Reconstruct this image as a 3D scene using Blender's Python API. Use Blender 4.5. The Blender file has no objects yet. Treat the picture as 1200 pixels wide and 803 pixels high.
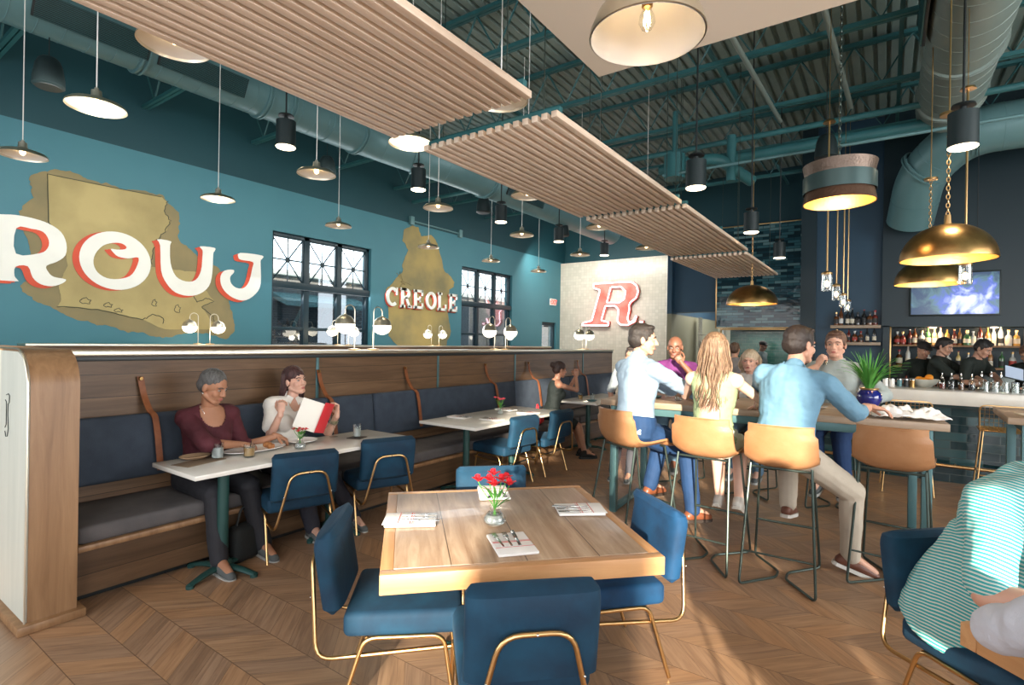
import bpy, bmesh, math, random
from math import sin, cos, pi, radians as R, atan2, sqrt
from mathutils import Vector as V, Matrix as MX, noise as NZ

S = bpy.context.scene
COL = S.collection
random.seed(7)

# ------------------------------------------------------------------ camera
H = 1.6
cam = bpy.data.cameras.new('camera')
cam.sensor_width = 36.0
cam.lens = 36.0 * 627.5 / 1200.0
cam.clip_start = 0.05
cam.clip_end = 200
co = bpy.data.objects.new('camera', cam)
COL.objects.link(co)
YAW, ROLL = R(34.936), R(0.93)
fw = V((-sin(YAW), cos(YAW), 0))
r0 = V((cos(YAW), sin(YAW), 0))
rt = cos(ROLL) * r0 + sin(ROLL) * V((0, 0, 1))
up = -sin(ROLL) * r0 + cos(ROLL) * V((0, 0, 1))
mt = MX.Identity(4)
for i in range(3):
    mt[i][0] = rt[i]; mt[i][1] = up[i]; mt[i][2] = -fw[i]
mt[0][3], mt[1][3], mt[2][3] = 0, 0, H
co.matrix_world = mt
S.camera = co

# ------------------------------------------------------------------ world, sun, daylight, exposure
w = bpy.data.worlds.new('daylight')
S.world = w
w.use_nodes = True
bgn = w.node_tree.nodes['Background']
bgn.inputs[0].default_value = (0.86, 0.93, 1.0, 1)
bgn.inputs[1].default_value = 3.2

def light(name, kind, loc, energy, color=(1, 1, 1), target=None, size=None, size_y=None, radius=None, parent=None, spot=None):
    l = bpy.data.lights.new(name, kind)
    l.energy = energy
    l.color = color
    if kind == 'AREA':
        l.shape = 'RECTANGLE'
        l.size = size
        l.size_y = size_y or size
    if radius is not None:
        l.shadow_soft_size = radius
    if spot:
        l.spot_size = spot; l.spot_blend = 0.5
    o = bpy.data.objects.new(name, l)
    COL.objects.link(o)
    o.location = loc
    if target is not None:
        o.rotation_euler = (V(target) - V(loc)).to_track_quat('-Z', 'Y').to_euler()
    if parent:
        o.parent = parent
    return o

sun = light('sun', 'SUN', (3, -9, 5), 11.0, (1.0, 0.90, 0.74))
sun.rotation_euler = V((-0.50, 1.0, -0.235)).to_track_quat('-Z', 'Y').to_euler()
sun.data.angle = R(1.2)
# daylight entering by the storefront windows behind and to the right of the camera
light('storefront_daylight', 'AREA', (-4.2, -2.9, 2.3), 135, (0.97, 0.98, 1.0), (-4.2, 5, 1.6), 6.5, 3.4)
light('storefront_daylight', 'AREA', (2.6, -2.9, 2.3), 170, (0.97, 0.98, 1.0), (2.0, 5, 1.6), 5.5, 3.4)
light('side_window_daylight', 'AREA', (6.9, 3.5, 2.4), 360, (1.0, 0.97, 0.92), (0, 4.5, 1.2), 6.5, 3.2)
light('side_window_daylight', 'AREA', (-9.1, 8.0, 3.0), 120, (0.92, 0.97, 1.0), (-5, 8.0, 0.8), 6.0, 1.6)
# unseen area lights added to brighten the mural wall and the tiled bay
light('mural_fill_light', 'AREA', (-6.7, 3.6, 4.0), 60, (1.0, 0.95, 0.86), (-9.3, 3.6, 2.1), 6.0, 0.25)
light('mural_fill_light', 'AREA', (-6.7, 10.5, 4.0), 60, (1.0, 0.95, 0.86), (-9.3, 10.5, 2.1), 6.5, 0.25)
light('tile_fill_light', 'AREA', (-7.3, 13.9, 4.4), 85, (1.0, 0.95, 0.86), (-7.3, 16.3, 2.2), 3.4, 0.25)
S.cycles.use_denoising = True
S.cycles.max_bounces = 7
S.cycles.diffuse_bounces = 4
S.cycles.transparent_max_bounces = 12
S.cycles.sample_clamp_indirect = 6.0
S.cycles.caustics_reflective = False
S.cycles.caustics_refractive = False
S.view_settings.view_transform = 'Standard'
S.view_settings.look = 'None'
S.view_settings.gamma = 1.0
S.view_settings.use_curve_mapping = False
S.view_settings.exposure = 0.60

# ------------------------------------------------------------------ materials
def mat(name, col, rough=0.5, metal=0.0, noise=None, ns=6.0, bump=0.0, bs=60.0, emis=None, es=0.0, alpha=1.0,
        trans=0.0, ior=1.45, sheen=0.0, coat=0.0, stretch=None, spec=None, rvar=0.0):
    m = bpy.data.materials.new(name)
    m.use_nodes = True
    nt = m.node_tree; N = nt.nodes; L = nt.links
    b = N['Principled BSDF']
    b.inputs['Base Color'].default_value = (*col, 1)
    b.inputs['Roughness'].default_value = rough
    b.inputs['Metallic'].default_value = metal
    b.inputs['IOR'].default_value = ior
    b.inputs['Transmission Weight'].default_value = trans
    b.inputs['Coat Weight'].default_value = coat
    b.inputs['Sheen Weight'].default_value = sheen
    if spec is not None:
        b.inputs['Specular IOR Level'].default_value = spec
    if sheen:
        b.inputs['Sheen Roughness'].default_value = 0.4
        b.inputs['Sheen Tint'].default_value = (*[min(1, c * 4 + .1) for c in col], 1)
    if emis:
        b.inputs['Emission Color'].default_value = (*emis, 1)
        b.inputs['Emission Strength'].default_value = es
    tc = N.new('ShaderNodeTexCoord')
    mp = N.new('ShaderNodeMapping')
    L.new(tc.outputs['Object'], mp.inputs[0])
    if stretch:
        mp.inputs['Scale'].default_value = stretch
    if noise:
        t = N.new('ShaderNodeTexNoise'); t.inputs['Scale'].default_value = ns; t.inputs['Detail'].default_value = 5
        L.new(mp.outputs[0], t.inputs['Vector'])
        cr = N.new('ShaderNodeValToRGB')
        cr.color_ramp.elements[0].position = 0.32; cr.color_ramp.elements[1].position = 0.68
        cr.color_ramp.elements[0].color = (*noise, 1); cr.color_ramp.elements[1].color = (*col, 1)
        L.new(t.outputs[0], cr.inputs[0]); L.new(cr.outputs[0], b.inputs['Base Color'])
    if bump:
        t2 = N.new('ShaderNodeTexNoise'); t2.inputs['Scale'].default_value = bs; t2.inputs['Detail'].default_value = 3
        L.new(mp.outputs[0], t2.inputs['Vector'])
        bp = N.new('ShaderNodeBump'); bp.inputs['Strength'].default_value = bump; bp.inputs['Distance'].default_value = 0.01
        L.new(t2.outputs[0], bp.inputs['Height']); L.new(bp.outputs[0], b.inputs['Normal'])
    return m

def wood(name, c1, c2, axis=0, scale=3.0, rough=0.5, plank=None, planks=(0, 1), dark=0.5, coat=0.0):
    """grain along an axis; plank = board width; planks = (axis across the boards)"""
    m = bpy.data.materials.new(name); m.use_nodes = True
    nt = m.node_tree; N = nt.nodes; L = nt.links; b = N['Principled BSDF']
    b.inputs['Roughness'].default_value = rough
    b.inputs['Coat Weight'].default_value = coat
    tc = N.new('ShaderNodeTexCoord'); mp = N.new('ShaderNodeMapping')
    L.new(tc.outputs['Object'], mp.inputs[0])
    sc = [scale * 7] * 3; sc[axis] = scale * 0.55
    mp.inputs['Scale'].default_value = sc
    add = N.new('ShaderNodeVectorMath'); add.operation = 'ADD'
    L.new(mp.outputs[0], add.inputs[0])
    t = N.new('ShaderNodeTexNoise'); t.inputs['Scale'].default_value = 1.0; t.inputs['Detail'].default_value = 8
    t.inputs['Roughness'].default_value = 0.65; t.inputs['Distortion'].default_value = 0.6
    L.new(add.outputs[0], t.inputs['Vector'])
    cr = N.new('ShaderNodeValToRGB')
    cr.color_ramp.elements[0].position = 0.3; cr.color_ramp.elements[1].position = 0.7
    cr.color_ramp.elements[0].color = (*c1, 1); cr.color_ramp.elements[1].color = (*c2, 1)
    L.new(t.outputs[0], cr.inputs[0])
    out = cr.outputs[0]
    if plank:
        sp = N.new('ShaderNodeSeparateXYZ'); L.new(tc.outputs['Object'], sp.inputs[0])
        d = N.new('ShaderNodeMath'); d.operation = 'DIVIDE'; L.new(sp.outputs[planks[0]], d.inputs[0]); d.inputs[1].default_value = plank
        fl = N.new('ShaderNodeMath'); fl.operation = 'FLOOR'; L.new(d.outputs[0], fl.inputs[0])
        wn = N.new('ShaderNodeTexWhiteNoise'); wn.noise_dimensions = '1D'; L.new(fl.outputs[0], wn.inputs['W'])
        L.new(wn.outputs['Color'], add.inputs[1])
        s2 = N.new('ShaderNodeVectorMath'); s2.operation = 'SCALE'; s2.inputs['Scale'].default_value = 9.0
        L.new(wn.outputs['Color'], s2.inputs[0]); L.new(s2.outputs[0], add.inputs[1])
        fr = N.new('ShaderNodeMath'); fr.operation = 'FRACT'; L.new(d.outputs[0], fr.inputs[0])
        gp = N.new('ShaderNodeMath'); gp.operation = 'LESS_THAN'; L.new(fr.outputs[0], gp.inputs[0]); gp.inputs[1].default_value = 0.004 / plank
        mr = N.new('ShaderNodeMapRange'); L.new(wn.outputs['Value'], mr.inputs[0])
        mr.inputs[3].default_value = dark; mr.inputs[4].default_value = 1.15
        mu = N.new('ShaderNodeVectorMath'); mu.operation = 'SCALE'; L.new(out, mu.inputs[0]); L.new(mr.outputs[0], mu.inputs['Scale'])
        mx = N.new('ShaderNodeMix'); mx.data_type = 'RGBA'
        L.new(gp.outputs[0], mx.inputs[0]); L.new(mu.outputs[0], mx.inputs[6]); mx.inputs[7].default_value = (*[c * .25 for c in c1], 1)
        out = mx.outputs[2]
    L.new(out, b.inputs['Base Color'])
    bp = N.new('ShaderNodeBump'); bp.inputs['Strength'].default_value = 0.12; bp.inputs['Distance'].default_value = 0.01
    L.new(t.outputs[0], bp.inputs['Height']); L.new(bp.outputs[0], b.inputs['Normal'])
    return m

def tiles(name, cols, mortar, bw, bh, gap=0.004, rough=0.15, axes='xz', offset=0.5, rough2=None, var=1.0):
    m = bpy.data.materials.new(name); m.use_nodes = True
    nt = m.node_tree; N = nt.nodes; L = nt.links; b = N['Principled BSDF']
    tc = N.new('ShaderNodeTexCoord'); sp = N.new('ShaderNodeSeparateXYZ'); cb = N.new('ShaderNodeCombineXYZ')
    L.new(tc.outputs['Object'], sp.inputs[0])
    ii = {'x': 0, 'y': 1, 'z': 2}
    L.new(sp.outputs[ii[axes[0]]], cb.inputs[0]); L.new(sp.outputs[ii[axes[1]]], cb.inputs[1])
    br = N.new('ShaderNodeTexBrick')
    br.offset = offset
    br.inputs['Scale'].default_value = 1.0
    br.inputs['Brick Width'].default_value = bw; br.inputs['Row Height'].default_value = bh
    br.inputs['Mortar Size'].default_value = gap; br.inputs['Mortar Smooth'].default_value = 0.1
    br.inputs['Color1'].default_value = (0, 0, 0, 1); br.inputs['Color2'].default_value = (1, 1, 1, 1)
    br.inputs['Mortar'].default_value = (0.5, 0.5, 0.5, 1)
    L.new(cb.outputs[0], br.inputs['Vector'])
    cr = N.new('ShaderNodeValToRGB'); cr.color_ramp.interpolation = 'CONSTANT' if var else 'LINEAR'
    el = cr.color_ramp.elements
    el[0].color = (*cols[0], 1); el[0].position = 0
    el[1].color = (*cols[-1], 1); el[1].position = (len(cols) - 1) / len(cols)
    for k, c in enumerate(cols[1:-1], 1):
        e = el.new(k / len(cols)); e.color = (*c, 1)
    L.new(br.outputs['Color'], cr.inputs[0])
    mx = N.new('ShaderNodeMix'); mx.data_type = 'RGBA'
    L.new(br.outputs['Fac'], mx.inputs[0]); L.new(cr.outputs[0], mx.inputs[6]); mx.inputs[7].default_value = (*mortar, 1)
    L.new(mx.outputs[2], b.inputs['Base Color'])
    b.inputs['Roughness'].default_value = rough
    # every tile is set at its own slight tilt, and the joint is sunk
    sb = N.new('ShaderNodeMath'); sb.operation = 'SUBTRACT'; sb.inputs[0].default_value = 1.0; L.new(br.outputs['Fac'], sb.inputs[1])
    nz = N.new('ShaderNodeTexNoise'); nz.inputs['Scale'].default_value = 9.0; L.new(tc.outputs['Object'], nz.inputs['Vector'])
    ad = N.new('ShaderNodeMath'); ad.operation = 'MULTIPLY_ADD'; L.new(nz.outputs[0], ad.inputs[0]); ad.inputs[1].default_value = 0.8; L.new(sb.outputs[0], ad.inputs[2])
    bp = N.new('ShaderNodeBump'); bp.inputs['Strength'].default_value = 0.35; bp.inputs['Distance'].default_value = 0.01
    L.new(ad.outputs[0], bp.inputs['Height']); L.new(bp.outputs[0], b.inputs['Normal'])
    return m

def parquet(name):
    m = bpy.data.materials.new(name); m.use_nodes = True
    nt = m.node_tree; N = nt.nodes; L = nt.links; b = N['Principled BSDF']
    def M(op, a, c=None, d=None):
        n = N.new('ShaderNodeMath'); n.operation = op
        for i, v in enumerate((a, c, d)):
            if v is None: continue
            if isinstance(v, (int, float)): n.inputs[i].default_value = v
            else: L.new(v, n.inputs[i])
        return n.outputs[0]
    tc = N.new('ShaderNodeTexCoord'); sp = N.new('ShaderNodeSeparateXYZ'); L.new(tc.outputs['Object'], sp.inputs[0])
    X, Y = sp.outputs[0], sp.outputs[1]
    W = 0.255
    u = M('DIVIDE', M('ADD', Y, 20 * W - 0.113), W)
    k = M('FLOOR', u)
    fr = M('FRACT', u)
    par = M('PINGPONG', u, 1.0)                # zigzag across the courses
    t = M('DIVIDE', M('ADD', X, M('MULTIPLY', par, W * 0.95)), 0.17)
    pl = M('FLOOR', t); ft = M('FRACT', t)
    cb = N.new('ShaderNodeCombineXYZ'); L.new(k, cb.inputs[0]); L.new(pl, cb.inputs[1])
    wn = N.new('ShaderNodeTexWhiteNoise'); wn.noise_dimensions = '3D'; L.new(cb.outputs[0], wn.inputs['Vector'])
    # grain runs along each board
    sg = M('MULTIPLY_ADD', M('MODULO', k, 2.0), -2.0, 1.0)
    ga = M('ADD', X, M('MULTIPLY', par, W * 0.95))
    gb = M('MULTIPLY', par, W)
    cg = N.new('ShaderNodeCombineXYZ'); L.new(M('MULTIPLY', ga, 34.0), cg.inputs[0]); L.new(M('MULTIPLY', gb, 4.0), cg.inputs[1]); L.new(M('MULTIPLY', wn.outputs['Value'], 50.0), cg.inputs[2])
    nz = N.new('ShaderNodeTexNoise'); nz.inputs['Scale'].default_value = 1.0; nz.inputs['Detail'].default_value = 6; nz.inputs['Distortion'].default_value = 0.8
    L.new(cg.outputs[0], nz.inputs['Vector'])
    cr = N.new('ShaderNodeValToRGB'); el = cr.color_ramp.elements
    el[0].position = 0.25; el[0].color = (0.215, 0.130, 0.080, 1)
    el[1].position = 0.8; el[1].color = (0.42, 0.27, 0.165, 1)
    e = el.new(0.5); e.color = (0.325, 0.198, 0.117, 1)
    L.new(nz.outputs[0], cr.inputs[0])
    cr2 = N.new('ShaderNodeValToRGB'); el = cr2.color_ramp.elements; cr2.color_ramp.interpolation = 'CONSTANT'
    el[0].color = (0.84, 0.82, 0.82, 1); el[1].position = 0.8; el[1].color = (1.12, 1.02, 0.90, 1)
    for p, c in ((0.2, (1.0, 0.98, 0.98)), (0.42, (1.10, 1.06, 1.0)), (0.6, (0.93, 0.93, 0.96))):
        e = el.new(p); e.color = (*c, 1)
    L.new(wn.outputs['Value'], cr2.inputs[0])
    mu = N.new('ShaderNodeMix'); mu.data_type = 'RGBA'; mu.blend_type = 'MULTIPLY'; mu.inputs[0].default_value = 1.0
    L.new(cr.outputs[0], mu.inputs[6]); L.new(cr2.outputs[0], mu.inputs[7])
    gap = M('MAXIMUM', M('LESS_THAN', ft, 0.014), M('MAXIMUM', M('LESS_THAN', fr, 0.008), M('GREATER_THAN', fr, 0.992)))
    mx = N.new('ShaderNodeMix'); mx.data_type = 'RGBA'; L.new(gap, mx.inputs[0]); L.new(mu.outputs[2], mx.inputs[6]); mx.inputs[7].default_value = (0.13, 0.07, 0.038, 1)
    L.new(mx.outputs[2], b.inputs['Base Color'])
    b.inputs['Roughness'].default_value = 0.36
    bp = N.new('ShaderNodeBump'); bp.inputs['Strength'].default_value = 0.1; bp.inputs['Distance'].default_value = 0.004
    L.new(nz.outputs[0], bp.inputs['Height']); L.new(bp.outputs[0], b.inputs['Normal'])
    return m

def stripes(name, c1, c2, pitch, duty=0.5, rough=0.8, rot=(0, 0, 0)):
    m = bpy.data.materials.new(name); m.use_nodes = True
    nt = m.node_tree; N = nt.nodes; L = nt.links; b = N['Principled BSDF']
    tc = N.new('ShaderNodeTexCoord'); mp = N.new('ShaderNodeMapping'); mp.inputs['Rotation'].default_value = rot
    L.new(tc.outputs['Object'], mp.inputs[0])
    nz = N.new('ShaderNodeTexNoise'); nz.inputs['Scale'].default_value = 5; L.new(tc.outputs['Object'], nz.inputs['Vector'])
    sp = N.new('ShaderNodeSeparateXYZ'); L.new(mp.outputs[0], sp.inputs[0])
    a = N.new('ShaderNodeMath'); a.operation = 'MULTIPLY_ADD'; L.new(nz.outputs[0], a.inputs[0]); a.inputs[1].default_value = 0.03; L.new(sp.outputs[2], a.inputs[2])
    d = N.new('ShaderNodeMath'); d.operation = 'DIVIDE'; L.new(a.outputs[0], d.inputs[0]); d.inputs[1].default_value = pitch
    f = N.new('ShaderNodeMath'); f.operation = 'FRACT'; L.new(d.outputs[0], f.inputs[0])
    g = N.new('ShaderNodeMath'); g.operation = 'LESS_THAN'; L.new(f.outputs[0], g.inputs[0]); g.inputs[1].default_value = duty
    mx = N.new('ShaderNodeMix'); mx.data_type = 'RGBA'; L.new(g.outputs[0], mx.inputs[0])
    mx.inputs[6].default_value = (*c1, 1); mx.inputs[7].default_value = (*c2, 1)
    L.new(mx.outputs[2], b.inputs['Base Color']); b.inputs['Roughness'].default_value = rough
    return m

M = {}
M['floor'] = parquet('chevron_parquet')
M['velvet'] = mat('blue_velvet', (0.002, 0.040, 0.080), 0.8, noise=(0.001, 0.019, 0.044), ns=7, sheen=0.08, bump=0.1, bs=40)
M['velvet_b'] = mat('bright_blue_velvet', (0.002, 0.048, 0.125), 0.8, noise=(0.001, 0.022, 0.062), ns=7, sheen=0.1, bump=0.1, bs=40)
M['gold'] = mat('brushed_gold', (0.60, 0.38, 0.17), 0.28, 1.0, bump=0.02, bs=200)
M['brass'] = mat('hammered_brass', (0.44, 0.27, 0.10), 0.32, 1.0, noise=(0.26, 0.15, 0.06), ns=9, bump=0.1, bs=50)
M['brass_in'] = mat('gold_leaf', (0.95, 0.62, 0.22), 0.4, 0.7, bump=0.2, bs=60)
M['nickel'] = mat('brushed_nickel', (0.64, 0.59, 0.48), 0.36, 1.0, bump=0.03, bs=150)
M['white_enamel'] = mat('white_enamel', (0.86, 0.84, 0.80), 0.35)
M['black'] = mat('black_metal', (0.012, 0.016, 0.017), 0.45)
M['blackplastic'] = mat('black_plastic', (0.010, 0.020, 0.022), 0.5)
M['greenmetal'] = mat('dark_green_metal', (0.014, 0.055, 0.050), 0.45, bump=0.05)
M['steelgrey'] = mat('blue_grey_steel', (0.10, 0.20, 0.21), 0.4, 0.3, noise=(0.07, 0.15, 0.16), ns=4)
M['rod'] = mat('dark_steel_rod', (0.055, 0.075, 0.065), 0.38, 0.7)
M['leather'] = mat('tan_leather', (0.39, 0.20, 0.095), 0.42, noise=(0.30, 0.135, 0.055), ns=5, bump=0.12, bs=70)
M['strap'] = mat('brown_leather_strap', (0.26, 0.085, 0.028), 0.5, noise=(0.17, 0.05, 0.016), ns=12, bump=0.1)
M['quartz'] = mat('white_quartz', (0.76, 0.73, 0.67), 0.16, noise=(0.68, 0.65, 0.59), ns=5)
M['tabletop'] = wood('reclaimed_oak', (0.25, 0.145, 0.08), (0.50, 0.36, 0.245), 1, 3.0, 0.36, plank=0.30, planks=(0,), dark=0.88, coat=0.12)
M['tableedge'] = wood('oak_edge', (0.42, 0.20, 0.08), (0.58, 0.33, 0.155), 0, 2.5, 0.42)
M['baroak'] = wood('weathered_oak', (0.30, 0.20, 0.13), (0.50, 0.38, 0.27), 0, 2.2, 0.45, plank=0.2, planks=(1,), dark=0.8)
M['panel'] = wood('smoked_oak_panel', (0.078, 0.040, 0.018), (0.175, 0.098, 0.050), 1, 2.0, 0.45, plank=0.165, planks=(2,), dark=0.6)
M['endwood'] = wood('oak_veneer', (0.185, 0.095, 0.042), (0.31, 0.175, 0.085), 2, 2.4, 0.45)
M['pale'] = wood('pale_painted_wood', (0.50, 0.52, 0.46), (0.60, 0.61, 0.54), 2, 1.6, 0.5)
M['slat'] = wood('pine_slat', (0.60, 0.46, 0.34), (0.80, 0.66, 0.53), 1, 2.0, 0.55)
M['slatdark'] = wood('pine_slat_shaded', (0.30, 0.16, 0.09), (0.42, 0.24, 0.14), 1, 2.0, 0.6)
M['uphol'] = mat('grey_blue_upholstery', (0.042, 0.056, 0.078), 0.9, noise=(0.030, 0.041, 0.060), ns=8, bump=0.2, bs=180)
M['uphol_seat'] = mat('grey_seat_upholstery', (0.105, 0.095, 0.095), 0.9, noise=(0.08, 0.074, 0.076), ns=8, bump=0.2, bs=180)
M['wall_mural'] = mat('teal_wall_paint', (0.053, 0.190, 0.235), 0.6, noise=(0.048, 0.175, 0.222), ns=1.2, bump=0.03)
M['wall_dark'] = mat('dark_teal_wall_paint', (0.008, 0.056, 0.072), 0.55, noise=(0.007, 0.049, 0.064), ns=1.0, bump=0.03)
M['navy'] = mat('navy_wall_paint', (0.016, 0.055, 0.095), 0.45, noise=(0.014, 0.048, 0.085), ns=1.5)
M['nearblack'] = mat('charcoal_blue_wall_paint', (0.005, 0.020, 0.028), 0.4)
M['deck'] = mat('painted_steel_deck', (0.24, 0.32, 0.295), 0.6, noise=(0.18, 0.26, 0.24), ns=2)
M['joist'] = mat('painted_steel_joist', (0.030, 0.135, 0.145), 0.5, noise=(0.024, 0.11, 0.12), ns=3)
M['duct'] = mat('painted_duct', (0.125, 0.25, 0.265), 0.42, 0.1, noise=(0.11, 0.225, 0.24), ns=2)
M['duct2'] = mat('painted_grey_duct', (0.20, 0.25, 0.225), 0.42, 0.1, noise=(0.17, 0.225, 0.205), ns=2)
M['soffit'] = mat('cream_soffit_paint', (0.84, 0.76, 0.64), 0.7)
M['tile_cream'] = tiles('cream_tile', [(0.60, 0.57, 0.48), (0.63, 0.60, 0.51), (0.57, 0.545, 0.455)], (0.48, 0.455, 0.39), 0.10, 0.10, 0.003, 0.25, 'xz', 0.0)
M['tile_hood'] = tiles('glazed_blue_tile', [(0.008, 0.034, 0.048), (0.02, 0.075, 0.10), (0.05, 0.16, 0.19), (0.012, 0.05, 0.07), (0.16, 0.30, 0.32), (0.03, 0.10, 0.13)], (0.010, 0.022, 0.03), 0.26, 0.065, 0.004, 0.09, 'xz', 0.5)
M['tile_bar'] = tiles('glazed_green_tile', [(0.006, 0.026, 0.032), (0.010, 0.040, 0.046), (0.035, 0.09, 0.10), (0.008, 0.03, 0.036)], (0.05, 0.08, 0.08), 0.30, 0.10, 0.005, 0.12, 'xz', 0.5)
M['tile_kitchen'] = tiles('green_subway_tile', [(0.02, 0.075, 0.065), (0.03, 0.095, 0.08), (0.025, 0.08, 0.07)], (0.08, 0.12, 0.10), 0.18, 0.08, 0.004, 0.15, 'xz', 0.5)
M['brick'] = tiles('outdoor_brick', [(0.20, 0.16, 0.15), (0.24, 0.19, 0.17), (0.17, 0.14, 0.13)], (0.30, 0.28, 0.26), 0.22, 0.075, 0.01, 0.9, 'yz', 0.5)
M['winframe'] = mat('black_window_frame', (0.008, 0.028, 0.040), 0.4)
def thin_glass(name, tint=(1, 1, 1), mixf=0.10, rough=0.02):
    m = bpy.data.materials.new(name); m.use_nodes = True
    nt = m.node_tree; N = nt.nodes; L = nt.links
    N.remove(N['Principled BSDF'])
    tr = N.new('ShaderNodeBsdfTransparent'); tr.inputs[0].default_value = (*tint, 1)
    gl = N.new('ShaderNodeBsdfGlossy'); gl.inputs['Roughness'].default_value = rough
    lw = N.new('ShaderNodeLayerWeight'); lw.inputs[0].default_value = 0.35
    ma = N.new('ShaderNodeMath'); ma.operation = 'MULTIPLY_ADD'; L.new(lw.outputs['Facing'], ma.inputs[0]); ma.inputs[1].default_value = 0.55; ma.inputs[2].default_value = mixf
    mx = N.new('ShaderNodeMixShader'); L.new(ma.outputs[0], mx.inputs[0]); L.new(tr.outputs[0], mx.inputs[1]); L.new(gl.outputs[0], mx.inputs[2])
    L.new(mx.outputs[0], N['Material Output'].inputs[0])
    return m
M['glass'] = thin_glass('clear_glass', (0.95, 0.97, 0.96), 0.05)
M['pane'] = thin_glass('window_glass', (0.90, 0.95, 0.96), 0.06)
M['tintpane'] = thin_glass('tinted_window_glass', (0.42, 0.50, 0.55), 0.08)
M['water'] = mat('iced_water', (0.75, 0.8, 0.8), 0.1, trans=0.7, ior=1.33)
M['amber'] = mat('amber_drink', (0.55, 0.33, 0.12), 0.1, trans=0.5, ior=1.33)
M['bulb'] = mat('lit_bulb', (1, 0.9, 0.7), 0.5, emis=(1.0, 0.66, 0.30), es=7)
M['globe'] = mat('lit_opal_glass', (1, 0.95, 0.85), 0.4, emis=(1.0, 0.86, 0.66), es=2.6)
M['downlight'] = mat('lit_downlight_lens', (1, 0.9, 0.75), 0.5, emis=(1.0, 0.80, 0.55), es=5)
M['napkin'] = mat('white_cotton', (0.80, 0.78, 0.76), 0.9, bump=0.3, bs=120)
M['redstripe'] = mat('red_woven_stripe', (0.60, 0.07, 0.06), 0.9)
M['steel'] = mat('polished_steel', (0.62, 0.60, 0.58), 0.2, 1.0)
M['red_petal'] = mat('red_petal', (0.75, 0.018, 0.03), 0.5, noise=(0.55, 0.01, 0.02), ns=30)
M['leaf'] = mat('green_leaf', (0.09, 0.30, 0.05), 0.5, noise=(0.05, 0.20, 0.03), ns=20)
M['grass'] = mat('bright_green_blade', (0.12, 0.38, 0.07), 0.5, noise=(0.06, 0.25, 0.04), ns=12)
M['cobalt'] = mat('cobalt_glaze', (0.012, 0.02, 0.20), 0.08, noise=(0.008, 0.012, 0.13), ns=5, coat=0.6)
M['porcelain'] = mat('white_porcelain', (0.82, 0.80, 0.77), 0.15)
M['bread'] = mat('fried_food', (0.42, 0.18, 0.06), 0.7, noise=(0.28, 0.10, 0.03), ns=40, bump=0.8, bs=60)
M['menu_red'] = mat('red_menu_cover', (0.65, 0.035, 0.045), 0.5)
M['paper'] = mat('menu_paper', (0.78, 0.74, 0.66), 0.7)
M['white_paint'] = mat('white_sign_paint', (0.78, 0.80, 0.74), 0.6, noise=(0.72, 0.74, 0.69), ns=3)
M['red_paint'] = mat('red_sign_paint', (0.62, 0.085, 0.035), 0.6, noise=(0.50, 0.06, 0.03), ns=3)
M['map_tan'] = mat('ochre_map_paint', (0.43, 0.355, 0.155), 0.7, noise=(0.30, 0.245, 0.105), ns=1.6)
M['map_halo'] = mat('umber_map_paint', (0.245, 0.20, 0.095), 0.7, noise=(0.19, 0.165, 0.085), ns=2.5)
M['map_line'] = mat('dark_map_line', (0.075, 0.075, 0.05), 0.7)
M['blob'] = mat('umber_ochre_map_paint', (0.37, 0.285, 0.10), 0.7, noise=(0.19, 0.17, 0.085), ns=1.5)
M['neon'] = mat('lit_neon_tube', (1, 0.8, 0.85), 0.4, emis=(1.0, 0.62, 0.68), es=2.4)
M['sign_red'] = mat('weathered_sign_red', (0.60, 0.09, 0.06), 0.5, noise=(0.60, 0.26, 0.21), ns=2.6)
M['exit_white'] = mat('exit_sign_housing', (0.75, 0.73, 0.70), 0.5)
M['exit_red'] = mat('lit_exit_letters', (0.8, 0.05, 0.04), 0.5, emis=(1, 0.05, 0.03), es=1.0)

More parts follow.
